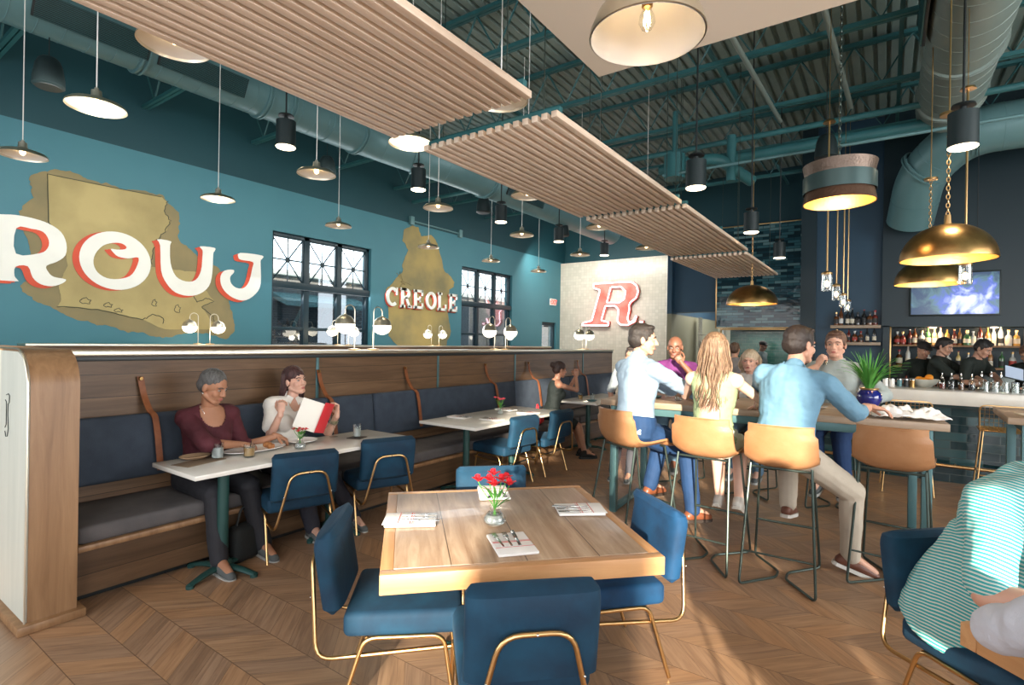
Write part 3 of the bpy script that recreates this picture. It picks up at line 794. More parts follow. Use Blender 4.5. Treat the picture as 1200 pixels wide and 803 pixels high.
ML_Oh = [(3.06, 2.96), (2.94, 2.90), (2.85, 2.77), (2.83, 2.63), (2.88, 2.51), (2.99, 2.44), (3.13, 2.44), (3.28, 2.50), (3.36, 2.63), (3.39, 2.79), (3.26, 2.76), (3.13, 2.77), (3.06, 2.83), (3.04, 2.87), (3.11, 2.87), (3.21, 2.89), (3.23, 2.93), (3.17, 2.97)]
ML_U = [(3.64, 3.11), (3.83, 3.11), (3.82, 3.04), (3.83, 2.77), (3.91, 2.57), (4.06, 2.50), (4.21, 2.54), (4.29, 2.70), (4.31, 2.93), (4.31, 3.04), (4.27, 3.10), (4.50, 3.11), (4.50, 3.05), (4.48, 3.00), (4.47, 2.68), (4.42, 2.46), (4.28, 2.32), (4.10, 2.27), (3.91, 2.31), (3.78, 2.44), (3.70, 2.63), (3.68, 3.02)]
ML_J = [(4.94, 3.09), (5.34, 3.10), (5.33, 3.03), (5.31, 2.98), (5.32, 2.59), (5.23, 2.40), (5.05, 2.27), (4.87, 2.28), (4.71, 2.37), (4.62, 2.50), (4.61, 2.65), (4.68, 2.75), (4.82, 2.78), (4.83, 2.73), (4.77, 2.65), (4.79, 2.54), (4.89, 2.47), (5.02, 2.49), (5.11, 2.62), (5.16, 2.85), (5.17, 2.96), (4.97, 2.97), (4.91, 3.00)]
MAP_ = [(2.31, 3.77), (2.92, 3.77), (3.69, 3.78), (3.78, 3.72), (3.73, 3.57), (3.83, 3.44), (3.77, 3.28), (3.64, 3.10), (3.59, 2.93), (3.57, 2.67), (4.23, 2.67), (4.39, 2.58), (4.36, 2.41), (4.52, 2.21), (4.32, 2.11), (4.57, 1.74), (4.13, 1.73), (3.75, 1.72), (3.47, 1.86), (3.20, 1.91), (2.89, 1.98), (2.43, 1.99), (2.48, 2.10), (2.45, 2.27), (2.54, 2.56), (2.53, 2.70), (2.44, 2.97), (2.33, 3.12)]
HALO = [(2.14, 3.71), (2.38, 3.86), (2.63, 3.86), (2.92, 3.79), (3.44, 3.80), (3.72, 3.83), (3.95, 3.60), (3.93, 3.19), (4.23, 2.94), (4.60, 2.78), (4.78, 2.32), (4.88, 1.70), (4.70, 1.59), (4.37, 1.69), (3.75, 1.61), (3.17, 1.70), (2.74, 1.79), (2.43, 1.92), (2.19, 2.08), (2.07, 2.23), (2.23, 2.49), (2.10, 2.81), (2.02, 3.19), (2.17, 3.40)]
BLOB = [(9.09, 4.37), (9.27, 4.36), (9.37, 4.18), (9.74, 4.22), (9.98, 4.01), (10.19, 3.54), (10.26, 3.41), (10.65, 3.17), (10.58, 3.04), (10.44, 2.96), (10.39, 2.30), (10.51, 1.84), (10.34, 1.46), (8.72, 1.46), (8.41, 1.70), (8.37, 2.19), (8.31, 2.76), (8.79, 3.19), (8.76, 3.40), (8.96, 3.72), (8.78, 3.95), (8.83, 4.21)]
def onwall(off):
    return lambda u, v, w_: (WX + off + w_, u, v)
mu = thing('wall_mural', 'ochre state map mural with large white and red lettering on the teal wall', 'mural', (0, 0, 0))
shape2d('map_halo', [ragged(HALO, 0.045, freq=5, seed=2)], 'map_halo', onwall(0.002), 0.003, mu)
shape2d('map', [ragged(MAP_, 0.014, freq=8, seed=5)], 'map_tan', onwall(0.006), 0.003, mu)
g = G()
coast = [(3.78, 3.72), (3.73, 3.57), (3.83, 3.44), (3.77, 3.28), (3.64, 3.10), (3.59, 2.93), (3.57, 2.67)]
coast2 = [(2.43, 1.99), (2.89, 1.98), (3.20, 1.91), (3.47, 1.86), (3.60, 1.95), (3.75, 1.90), (3.75, 1.80)]
coast3 = [(4.39, 2.50), (4.28, 2.40), (4.15, 2.30), (4.25, 2.18), (4.38, 2.25), (4.52, 2.21), (4.32, 2.11), (4.50, 1.95), (4.57, 1.74)]
edge = [(3.69, 3.78), (2.92, 3.77), (2.31, 3.77), (2.33, 3.12), (2.44, 2.97)]
for C_, amp in ((coast, .03), (coast2, .02), (coast3, .03), (edge, .002)):
    pts = []
    for (u0, v0), (u1, v1) in zip(C_, C_[1:]):
        for k in range(6):
            t = k / 6; nn = NZ.noise_vector(V((u0 + t * 3, v0 * 7, k * .7)))
            pts.append((WX + 0.011, u0 + (u1 - u0) * t + nn.x * amp, v0 + (v1 - v0) * t + nn.y * amp))
    g.tube(pts, 0.006, 4)
for (cy, cz, ry, rz) in ((2.75, 2.09, .06, .04), (3.02, 2.05, .05, .03), (3.15, 1.98, .05, .025), (3.95, 2.05, .04, .06), (3.62, 2.12, .03, .05)):
    g.tube([(WX + 0.011, cy + ry * cos(a) + .012 * sin(5 * a), cz + rz * sin(a) + .01 * cos(4 * a)) for a in [2 * pi * k / 16 for k in range(16)]], 0.005, 4, closed=True)
g.build('map_outline', 'map_line', mu)
for nm, outl, hole, off in (('R', ML_R, ML_Rh, (-.07, -.035)), ('O', ML_O, ML_Oh, (-.075, -.02)), ('U', ML_U, None, (-.07, -.035)), ('J', ML_J, None, (-.075, -.035))):
    so = smooth_loop(outl, 3) if nm != 'O' else outl
    sh = smooth_loop(hole, 3) if hole else None
    n_ = 4
    loops = [so] + ([sh] if sh else [])
    shape2d('letter_shadow', [[(u + off[0], v + off[1]) for u, v in l] for l in loops], 'red_paint', onwall(0.014), 0.006, mu)
    shape2d('letter_shadow', [[(u + off[0] * .5, v + off[1] * .5) for u, v in l] for l in loops], 'red_paint', onwall(0.0145), 0.006, mu)
    shape2d('letter', loops, 'white_paint', onwall(0.022), 0.006, mu)

mu2 = thing('small_wall_mural', 'narrow ochre map mural with white slab serif lettering between the windows', 'mural', (0, 0, 0))
shape2d('map', [ragged(BLOB, 0.05, freq=3, seed=9)], 'blob', onwall(0.004), 0.003, mu2)
g = G()
for sd in range(1):
    cy, cz = 8.8 + (sd % 2) * .7, 3.0 + sd * .28
    pts = [(WX + 0.009, min(10.3, max(8.6, cy + NZ.noise(V((k * .4, sd, 1))) * .5)), cz + NZ.noise(V((k * .4, sd, 7))) * .5) for k in range(18)]
    g.tube(pts, 0.005, 4)
g.build('map_outline', 'map_halo', mu2)
def glyph(ch):
    s_ = .20   # stem
    if ch == 'C': return [('arc', .5, .5, .40, .40, 50, 310), ('bar', .80, .60, .90, .98)]
    if ch == 'R': return [('bar', .08, 0, .28, 1), ('bar', 0, 0, .40, .13), ('bar', 0, .87, .45, 1), ('arc', .45, .73, .30, .195, -90, 90), ('bar', .28, .46, .5, .60), ('bar', .28, .87, .5, 1), ('line', .48, .52, .80, .04), ('bar', .66, 0, 1.0, .13)]
    if ch == 'E': return [('bar', .08, 0, .28, 1), ('bar', 0, 0, .86, .14), ('bar', 0, .86, .84, 1), ('bar', .28, .44, .62, .57), ('bar', .76, 0, .88, .32), ('bar', .74, .70, .86, 1), ('bar', .56, .36, .65, .65)]
    if ch == 'O': return [('arc', .5, .5, .40, .40, 0, 360)]
    if ch == 'L': return [('bar', .08, 0, .28, 1), ('bar', 0, 0, .84, .14), ('bar', 0, .87, .42, 1), ('bar', .74, 0, .87, .36)]
def word(txt, y0, y1, z0, z1, x_, depth, m, name, parent, dy=0, dz=0):
    w_ = (y1 - y0) / len(txt)
    for i, ch in enumerate(txt):
        g = G(); a = y0 + i * w_ + dy; sx = w_ * .86; sz = z1 - z0; zz = z0 + dz
        f = lambda u, v, d: (x_ + d, a + u * sx, zz + v * sz)
        for t in glyph(ch):
            if t[0] == 'bar': g.prism([(t[1], t[2]), (t[3], t[2]), (t[3], t[4]), (t[1], t[4])], f, depth)
            if t[0] == 'line':
                g.prism([(t[1] - .11, t[2]), (t[1] + .11, t[2]), (t[3] + .11, t[4]), (t[3] - .11, t[4])], f, depth)
            if t[0] == 'arc':
                _, cx, cy, rx, ry, a0, a1 = t
                n = max(8, int(abs(a1 - a0) / 10)); q = 0.10; qv = .075
                P_ = lambda k, s: (cx + (rx + s * q) * cos(R(a0 + (a1 - a0) * k / n)), cy + (ry + s * qv) * sin(R(a0 + (a1 - a0) * k / n)))
                for k in range(n):
                    g.prism([P_(k, -1), P_(k + 1, -1), P_(k + 1, 1), P_(k, 1)], f, depth)
        g.build(name, m, parent, smooth=False)
word('CREOLE', 8.27, 10.80, 2.375, 2.835, WX + 0.02, 0.01, 'red_paint', 'letter_shadow', mu2, -.025, -.025)
word('CREOLE', 8.27, 10.80, 2.375, 2.835, WX + 0.035, 0.03, 'white_paint', 'letter', mu2)

ex = thing('exit_sign', 'small white exit sign with red letters on the teal wall', 'sign', (WX + 0.03, 15.66, 2.99))
G().box((0, 0, 0), (0.05, 0.38, 0.22), 0.008).build('housing', 'exit_white', ex)
text_mesh('exit_lettering', 'EXIT', 0.20, 'exit_red', lambda u, v, w_: (0.027 + w_, u, v - 0.068), 0.004, ex, 0.006)

# neon letter on the tile bay
RS_OUT = [(-8.00, 3.55), (-7.95, 3.62), (-6.85, 3.63), (-6.60, 3.60), (-6.44, 3.48), (-6.38, 3.26), (-6.45, 3.05), (-6.63, 2.92), (-6.68, 2.83), (-6.66, 2.71), (-6.72, 2.42), (-6.69, 2.33), (-6.58, 2.37), (-6.50, 2.52), (-6.42, 2.49), (-6.49, 2.30), (-6.74, 2.18), (-7.00, 2.19), (-7.13, 2.33), (-7.11, 2.55), (-7.10, 2.71), (-7.21, 2.81), (-7.50, 2.82), (-7.63, 2.38), (-7.38, 2.34), (-7.40, 2.17), (-8.39, 2.18), (-8.34, 2.33), (-8.04, 2.38), (-7.76, 3.37), (-7.98, 3.42)]
RS_HOLE = [(-7.33, 3.42), (-7.00, 3.42), (-6.86, 3.28), (-6.90, 3.06), (-7.06, 2.96), (-7.45, 2.96)]
sg = thing('neon_letter_sign', 'red marquee letter R outlined in glowing pink neon on the cream tiles', 'sign', (0, 16.19, 0))
fr_ = lambda off: (lambda u, v, w_: (u, off - w_, v))
shape2d('letter_body', [RS_OUT, RS_HOLE], 'sign_red', fr_(0.0), 0.10, sg)
def inset(pts, d):
    out = []; n = len(pts)
    for i in range(n):
        a, b, c = V((*pts[i - 1], 0)), V((*pts[i], 0)), V((*pts[(i + 1) % n], 0))
        t = (c - a).normalized(); nn = V((t.y, -t.x, 0))
        out.append((b.x + nn.x * d, b.y + nn.y * d))
    return out
for nm, l in (('outline_tube', inset(RS_OUT, .035)), ('inner_tube', inset(RS_HOLE, -.03))):
    G().tube([(u, -0.135, v) for u, v in l], 0.022, 8, closed=True, fillet=0.04).build(nm, 'neon', sg)
G().box((-6.30, -0.05, 2.30), (0.17, 0.10, 0.12), 0.01).build('period', 'sign_red', sg)
G().box((-6.30, -0.11, 2.30), (0.11, 0.02, 0.07), 0.01).build('period_light', 'neon', sg)
l = light('neon_glow', 'POINT', (-7.3, 15.7, 2.9), 5, (1.0, 0.5, 0.5), radius=0.5)

# ------------------------------------------------------------------ booth run
WZ = 1.495
ep = thing('booth_end_panel', 'rounded booth end panel with pale painted face and oak veneer edge', 'panel', (-3.76, 0.98, 0))
def arch_poly(x0, x1, z1, rad, z0=0.0, n=10):
    pts = [(x0, z0), (x1, z0)]
    pts += [(x1 - rad + rad * cos(a), z1 - rad + rad * sin(a)) for a in [pi / 2 * k / n for k in range(n + 1)]]
    pts += [(x0, z1)]
    return pts
G().prism(arch_poly(-1.6, 0.0, 1.52, 0.22, 0.05), lambda u, v, w_: (u, -0.10 + w_, v), 0.215).build('veneer_body', 'endwood', ep)
G().prism(arch_poly(-1.6, -0.012, 1.505, 0.21, 0.05), lambda u, v, w_: (u, -0.112 + w_, v), 0.012).build('painted_face', 'pale', ep)
g = G()
pts = [(0.0, -0.112, 0.05)] + [(-0.22 + 0.222 * cos(a), -0.112, 1.30 + 0.222 * sin(a)) for a in [pi / 2 * k / 10 for k in range(11)]] + [(-1.6, -0.112, 1.522)]
g.tube(pts, 0.005, 6)
g.build('metal_edge', 'nickel', ep)
G().box((-0.79, 0.0, 0.025), (1.66, 0.30, 0.05), 0.008).build('base_moulding', 'endwood', ep)
# thin outlined letter on the painted face, cut by the frame at the left
g = G()
for pts in ([(-.40, 1.19), (-.36, 1.20), (-.335, 1.19), (-.34, 1.15), (-.36, 1.14), (-.365, 1.08), (-.35, 1.0), (-.37, .955), (-.40, .95), (-.42, .98)],
            [(-.42, 1.16), (-.395, 1.15), (-.395, 1.02), (-.42, 1.0)]):
    g.tube([(u, -0.114, v + .06) for u, v in pts], 0.0022, 5)
g.build('line_lettering', 'blackplastic', ep)

dv = thing('booth_divider', 'long oak panelled booth divider with metal capped top and white wall face behind', 'divider', (-4.6, 5.6, 0))
Y0, Y1 = -4.5, 4.6
G().box((-0.09, 0.05, 0.74), (0.16, 9.1, 1.44)).build('panelling', 'panel', dv)
G().box((-0.10, 0.05, 1.475), (0.24, 9.12, 0.035), 0.006).build('cap', 'nickel', dv)
G().box((0.0, 0.05, 1.435), (0.022, 9.1, 0.03), 0.003).build('dark_rail', 'black', dv)  # black strip along the panelling just under the cap
g = G()
for yy in (-2.36, 0.0 - .62, 1.08, 3.3):
    g.box((-0.004, yy, 1.20), (0.012, 0.03, 0.44), 0.003)
g.build('panel_joint', 'steelgrey', dv)
# second divider by the windows
dv2 = thing('window_divider', 'far booth divider ledge along the windows carrying small lamps', 'divider', (-8.75, 8.2, 0))
G().box((0, 0, 0.74), (0.3, 12.5, 1.44)).build('panelling', 'panel', dv2)
G().box((0, 0, 1.475), (0.34, 12.5, 0.035), 0.006).build('cap', 'nickel', dv2)

bq = thing('banquette', 'long grey blue upholstered banquette on an oak plinth along the divider', 'banquette', (-4.5, 5.6, 0))
L0, L1 = -4.48, 4.4
G().box((0.28, (L0 + L1) / 2, 0.205), (0.62, L1 - L0, 0.31)).build('plinth', 'panel', bq)
G().box((0.31, (L0 + L1) / 2, 0.345), (0.70, L1 - L0, 0.035), 0.006).build('seat_board', 'endwood', bq)
G().box((0.24, (L0 + L1) / 2, 0.03), (0.56, L1 - L0, 0.06)).build('toe_kick', 'black', bq)
ys = [1.12, 2.00, 3.84, 6.48, 8.15, 9.98]
for a_, b_ in ((1.12, 3.0), (3.0, 5.2), (5.2, 7.4), (7.4, 9.98)):
    G().box((0.33, (a_ + b_) / 2 - 5.6, 0.415), (0.63, b_ - a_ - 0.008, 0.105), 0.03, 3).build('seat_cushion', 'uphol_seat', bq)
for a_, b_ in zip(ys, ys[1:]):
    g = G()
    g.box((0, 0, 0), (0.13, b_ - a_ - 0.012, 0.46), 0.035, 4, rot=MX.Rotation(R(-7), 3, 'Y'))
    g.build('back_cushion', 'uphol', bq, loc=(0.0, (a_ + b_) / 2 - 5.6, 0.80))
G().box((-0.03, (L0 + L1) / 2, 0.53), (0.10, L1 - L0, 0.14)).build('back_rail', 'panel', bq)

def strap(y, label, dy=0.06):
    t = thing('leather_strap', label, 'strap', (-4.5, y, 0), group='leather straps over the back cushions')
    g = G()
    pts = [(-0.085, 0, 1.30), (-0.07, dy * .3, 1.16), (0.0, dy * .55, 1.045), (0.075, dy * .65, 1.02), (0.10, dy * .8, 0.90), (0.135, dy, 0.62)]
    pts = round_path([V(p) for p in pts], .05)
    rings = []
    for i, p in enumerate(pts):
        d = (pts[min(i + 1, len(pts) - 1)] - pts[max(0, i - 1)]).normalized()
        nrm = d.cross(V((0, 1, 0))).normalized() * -0.004
        s_ = V((0, 0.021, 0))
        rings.append([p - s_ - nrm, p + s_ - nrm, p + s_ + nrm, p - s_ + nrm])
    g.loft(rings).build('strap_band', 'strap', t)
    G().lathe([(0, -.012), (.012, -.012), (.016, 0), (.012, .012), (0, .012)], (-0.075, 0, 1.285), 12, rot=MX.Rotation(pi / 2, 3, 'Y')).build('peg', 'brass', t)
for y, lb in ((1.70, 'brown leather strap behind the woman in the maroon sweater, nearest the end panel'),
              (3.24, 'brown leather strap beside the woman holding the red menu'),
              (4.40, 'brown leather strap behind the water glass end of the nearest booth table'),
              (5.92, 'brown leather strap behind the flowers of the middle booth table'),
              (7.02, 'brown leather strap just before the woman in the black dress'),
              (8.64, 'brown leather strap beyond the woman in the black dress')):
    strap(y, lb)

# ------------------------------------------------------------------ tables
def pedestal(root, x, y, h, m='greenmetal', rot=0, r=0.036, arm=0.27, arms=4):
    G().tube([(x, y, 0.05), (x, y, h)], r, 20).lathe([(r + .03, .03), (r + .025, .07), (r, .10)], (x, y, 0), 20).build('column', m, root)
    g = G()
    for k in range(arms):
        a = rot + k * 2 * pi / arms
        d = V((cos(a), sin(a), 0))
        g.tube([V((x, y, .045)) + d * .03, V((x, y, .04)) + d * .15, V((x, y, .018)) + d * arm], 0.034, 10, r2=0.022, flat=0.6)
        g.lathe([(0, 0), (.025, 0), (.025, .02), (0, .03)], V((x, y, 0)) + d * (arm - .01), 12)
    g.build('foot_base', m, root)
def booth_table(x0, x1, y0, y1, peds, label, h=0.74):
    t = thing('booth_table', label, 'table', ((x0 + x1) / 2, (y0 + y1) / 2, 0), group='white quartz booth tables')
    G().box((0, 0, h - 0.015), (x1 - x0, y1 - y0, 0.03), 0.004).build('tabletop', 'quartz', t)
    for px, py in peds:
        pedestal(t, px - (x0 + x1) / 2, py - (y0 + y1) / 2, h - 0.03, rot=R(20))
    return t
booth_table(-4.09, -3.48, 1.595, 3.44, [(-3.70, 1.88), (-3.78, 2.80)], 'white booth table where the two women are eating')
booth_table(-4.12, -3.34, 4.17, 5.98, [(-3.66, 4.42), (-3.72, 5.35)], 'white booth table set with napkins and pink flowers, with nobody seated')
booth_table(-4.05, -3.40, 7.02, 8.55, [(-3.70, 7.35), (-3.70, 8.2)], 'white booth table in front of the woman in the black dress')

A45 = R(46.2)
def wood_table(name, c, rz, sx, sy, h, label, edge=0.03, th=0.075):
    t = thing(name, label, 'table', (*c, 0), rz)
    e = 0.05
    G().box((0, 0, h - 0.02), (sx - 2 * e, sy - 2 * e, 0.042), 0.002).build('tabletop', 'tabletop', t)
    for (cx, cy, dx, dy, m_) in ((0, -sy / 2 + e / 2, sx, e, 0), (0, sy / 2 - e / 2, sx, e, 0)):
        G().box((cx, cy, h - th / 2), (dx, dy, th), 0.004).build('edge_board', 'tableedge', t)
    for sgn in (-1, 1):
        o = G().box((0, 0, 0), (sy - 2 * e - .001, e, th), 0.004).build('edge_board', 'tableedge', t, loc=(sgn * (sx / 2 - e / 2), 0, h - th / 2))
        o.rotation_euler = (0, 0, pi / 2)
    return t
ft = wood_table('square_dining_table', (-1.512, 2.122), A45, 1.13, 1.10, 0.74, 'square reclaimed oak table in the foreground with red flowers and four place settings')
pedestal(ft, 0, 0, 0.665, 'greenmetal', rot=R(45), r=0.04, arm=0.36)
lt = wood_table('square_dining_table', (0.205 + 0.55, 2.213), R(45), 0.78, 0.78, 0.74, 'oak table corner at the right edge by the man in the striped shirt')
pedestal(lt, 0, 0, 0.665, 'greenmetal', rot=R(45), r=0.04, arm=0.30)

def communal(name, c, rz, sx, sy, h, label, th=0.055):
    t = thing(name, label, 'table', (*c, 0), rz)
    G().box((0, 0, h - th / 2), (sx, sy, th), 0.005).build('tabletop', 'baroak', t)
    g = G()
    for sg_ in (-1, 1):
        g.box((0, sg_ * (sy / 2 - .06), h - th - .035), (sx - .2, .035, .07), 0.003)
        g.box((sg_ * (sx / 2 - .12), 0, h - th - .035), (.035, sy - .12, .07), 0.003)
    g.build('apron', 'steelgrey', t)
    for a in (-1, 1):
        for b_ in (-1, 1):
            G().box((a * (sx / 2 - .12), b_ * (sy / 2 - .075), (h - th) / 2), (.062, .062, h - th), 0.003).build('leg', 'steelgrey', t)
        G().box((a * (sx / 2 - .12), 0, 0.03), (.05, sy - .2, .05), 0.003).build('floor_rail', 'steelgrey', t)
    return t
communal('communal_table', (-0.96, 5.30), R(3.2), 2.62, 1.06, 1.075, 'long bar height oak communal table where the group is seated')
communal('communal_table', (2.16, 6.15), R(-2), 2.70, 1.0, 1.075, 'bar height oak table cut by the right edge of the photo')

# ------------------------------------------------------------------ velvet chairs
def make_chair(name, label, vm='velvet'):
    t = thing(name, label, 'chair')
    G().box((0, 0.03, 0.405), (0.475, 0.50, 0.105), 0.03, 4).build('seat', vm, t)
    g = G()
    n = 14; rings = []
    for i in range(n + 1):
        k = i / n
        z = 0.445 + 0.345 * k
        y = -0.265 - 0.055 * k + (0.035 * ((k - .75) / .25) ** 2 if k > .75 else 0)
        th = 0.048
        w_ = 0.232
        if k < .08 or k > .92:
            q = 1 - ((.08 - k) / .08 if k < .08 else (k - .92) / .08)
            th *= sqrt(max(0.06, 1 - (1 - q) ** 2)); w_ -= 0.02 * (1 - q) ** 2
        ring = []
        for a in range(28):
            an = 2 * pi * a / 28
            cx_, sy_ = cos(an), sin(an)
            ex_ = 0.35
            ring.append((math.copysign(abs(cx_) ** ex_, cx_) * w_, y + math.copysign(abs(sy_) ** .6, sy_) * th, z))
        rings.append(ring)
    g.loft(rings).build('backrest', vm, t)
    r = 0.0095
    # hoop behind the back, running down and forward below the seat
    hoop = [(-.225, .24, .30), (-.215, -.33, .26), (-.13, -.355, .635), (.13, -.355, .635), (.215, -.33, .26), (.225, .24, .30)]
    G().tube([hoop[0], hoop[1], (-.12, -.372, .655), (.12, -.372, .655), hoop[4], hoop[5]], r, 10, fillet=0.07).build('back_frame', 'gold', t)
    for sx in (-.232, .232):
        G().tube([(sx * 1.02, -.24, 0.006), (sx, -.13, .352), (sx, .20, .352), (sx * 1.02, .255, 0.006)], r, 10, fillet=0.05).build('side_leg', 'gold', t)
    G().tube([(-.225, .10, .345), (.225, .10, .345)], r * .9, 8).tube([(-.225, -.12, .345), (.225, -.12, .345)], r * .9, 8).build('seat_support', 'gold', t)
    g = G()
    for x_, z_ in ((0, .655), (-.165, .50), (.165, .50)): g.ell((x_, -.378 + (.655 - z_) * .09 - .002, z_), (.005, .004, .005), 8, 6)
    g.build('screw', 'steel', t)
    return t
def face(dx, dy): return atan2(-dx, dy)
ch = make_chair('velvet_chair', 'blue velvet chair nearest the camera, seen from behind in front of the square table')
ch.location = (-1.175, 1.745, 0); ch.rotation_euler = (0, 0, face(-.70, .715))
chb = make_chair('velvet_chair', 'bright blue velvet chair on the far right side of the square table', 'velvet_b')
chb.location = (-1.17, 2.53, 0); chb.rotation_euler = (0, 0, face(-.66, -.75))
CG = 'blue velvet chairs with gold frames'
ch['group'] = CG; chb['group'] = CG
for lb, loc, f_ in (
    ('blue velvet chair at the left side of the square table, seen in profile', (-1.83, 1.755, 0), (.75, .66)),
    ('blue velvet chair on the far side of the square table, only its back top showing', (-1.90, 2.61, 0), (.72, -.69)),
    ('blue velvet chair at the women\'s booth table, nearer the end panel', (-3.70, 2.41, 0), (-.955, .295)),
    ('blue velvet chair at the women\'s booth table, by the water glass end', (-3.66, 3.18, 0), (-.93, .36)),
    ('blue velvet chair at the middle booth table, in front of the pink flowers', (-3.57, 4.98, 0), (-.985, .10)),
    ('blue velvet chair at the middle booth table, nearest the woman in black', (-3.52, 5.70, 0), (-.985, .05)),
    ('navy velvet chair under the man in the striped shirt', (.385, 2.875, 0), (.707, -.707))):
    dup(ch, lb, loc, face(*f_), CG)

# ------------------------------------------------------------------ leather bar stools
def make_stool(name, label):
    t = thing(name, label, 'bar stool')
    # one-piece bucket: profile in y/z swept across with curled sides
    prof = [(.215, .785), (.17, .800), (.08, .795), (-.04, .785), (-.13, .790), (-.195, .815), (-.232, .87), (-.250, .94), (-.262, 1.01), (-.270, 1.075)]
    prof = [tuple(p) for p in [(q.y, q.z) for q in round_path([V((0, *p)) for p in prof], .05, n=3)]]
    def wid(i):
        k = i / (len(prof) - 1)
        return 0.215 + 0.012 * sin(k * pi) - (0.018 if k > .9 else 0)
    nx = 12; top = []; bot = []
    n = len(prof)
    for i, (y, z) in enumerate(prof):
        a = prof[max(0, i - 1)]; b_ = prof[min(n - 1, i + 1)]
        ty, tz = b_[0] - a[0], b_[1] - a[1]; L_ = sqrt(ty * ty + tz * tz)
        ny, nz = tz / L_, -ty / L_          # points up / forward
        if nz < 0 and abs(nz) > abs(ny): ny, nz = -ny, -nz
        rt_, rb_ = [], []
        for k in range(nx + 1):
            u = -1 + 2 * k / nx
            curl = 0.055 * abs(u) ** 3 * (1 if i > n * .12 else .35)
            p = V((u * wid(i), y + (ny * curl), z + nz * curl))
            rt_.append(p); rb_.append(p - V((0, ny, nz)) * 0.016)
        top.append(rt_); bot.append(rb_)
    g = G()
    rings = [top[i] + bot[i][::-1] for i in range(n)]
    g.loft(rings)
    g.build('leather_shell', 'leather', t)
    g = G()
    g.tube([(0, y + .004 * 0, z) for (y, z) in [(p[0], p[1]) for p in prof]][:], 0.0035, 6)
    g.tube([(wid(n - 1) * u, prof[-1][0] + .055 * abs(u) ** 3, prof[-1][1] + .002) for u in [-1 + k / 6 for k in range(13)]], 0.006, 6)
    g.build('piping', 'leather', t)
    r = 0.0085
    for s_ in (-1, 1):
        G().tube([(s_ * .17, .16, .78), (s_ * .215, .30, .01), (s_ * .03, .06, .01), (s_ * .03, -.06, .01), (s_ * .225, -.32, .01), (s_ * .185, -.17, .80)], r, 9, fillet=0.035).build('leg_frame', 'rod', t)
    G().tube([(-.195, .245, .30), (.195, .245, .30)], r, 9).build('footrest', 'rod', t)
    G().tube([(-.212, -.262, .22), (.212, -.262, .22)], r * .8, 9).build('rear_stretcher', 'rod', t)
    G().tube([(-.17, .16, .78), (.17, .16, .78)], r, 8).tube([(-.185, -.15, .775), (.185, -.15, .775)], r, 8).build('seat_support', 'rod', t)
    return t
SG = 'tan leather bar stools at the communal table'
st = make_stool('leather_bar_stool', 'tan leather bar stool under the man in the blue shirt reaching across')
st.location = (-.575, 4.155, 0); st.rotation_euler = (0, 0, R(2)); st['group'] = SG
for lb, loc, rz in (('tan leather bar stool under the man in the light blue shirt, turned toward the table', (-1.68, 4.20, 0), R(-26)),
                    ('tan leather bar stool under the woman with long wavy hair', (-1.075, 4.19, 0), R(-4)),
                    ('empty tan leather bar stool at the corner end of the communal table', (.06, 4.58, 0), R(-6)),
                    ('leather bar stool under the man in the purple shirt', (-2.0, 6.30, 0), R(178)),
                    ('leather bar stool under the blonde woman facing the camera', (-1.20, 6.35, 0), R(182)),
                    ('leather bar stool under the man lifting a glass', (-.42, 6.32, 0), R(180))):
    dup(st, lb, loc, rz, SG)

def wire_stool(label, loc, rz):
    t = thing('gold_wire_stool', label, 'bar stool', loc, rz, 'gold wire bar stools')
    r = 0.008
    for sx in (-1, 1):
        for sy, y_ in ((1, .17), (-1, -.17)):
            G().tube([(sx * .17, y_, .76), (sx * .23, y_ * 1.35, .01)], r, 8).build('leg', 'gold', t)
    G().tube([(-.205, .205, .30), (.205, .205, .30), (.205, -.205, .30), (-.205, -.205, .30)], r * .9, 8, closed=True, fillet=.03).build('foot_ring', 'gold', t)
    G().tube([(-.20, .20, .765), (.20, .20, .765), (.20, -.19, .765), (-.20, -.19, .765)], r, 8, closed=True, fillet=.06).build('seat_rim', 'gold', t)
    g = G()
    for k in range(11): g.tube([(-.19 + k * .038, .19, .765), (-.19 + k * .038, -.19, .765)], .0028, 5)
    for k in range(9): g.tube([(-.195, -.17 + k * .045, .762), (.195, -.17 + k * .045, .762)], .0028, 5)
    g.build('seat_wire', 'gold', t)
    G().tube([(-.20, -.17, .765), (-.205, -.235, 1.03), (.205, -.235, 1.03), (.20, -.17, .765)], r, 8, fillet=.06).build('back_rim', 'gold', t)
    g = G()
    for k in range(1, 11): g.tube([(-.2 + k * .0365, -.18, .77), (-.2 + k * .0365, -.235, 1.025)], .0025, 5)
    for k in range(1, 6): g.tube([(-.20, -.18 - k * .009, .77 + k * .043), (.20, -.18 - k * .009, .77 + k * .043)], .0025, 5)
    g.build('back_wire', 'gold', t)
    return t
wire_stool('gold wire bar stool at the bar, seen over the white napkin', (.20, 7.52, 0), R(3))
wire_stool('gold wire bar stool at the bar, partly behind the oak table at the right edge', (1.02, 7.55, 0), R(-3))
wire_stool('gold wire bar stool at the bar, beyond the right edge table', (1.85, 7.55, 0), R(2))

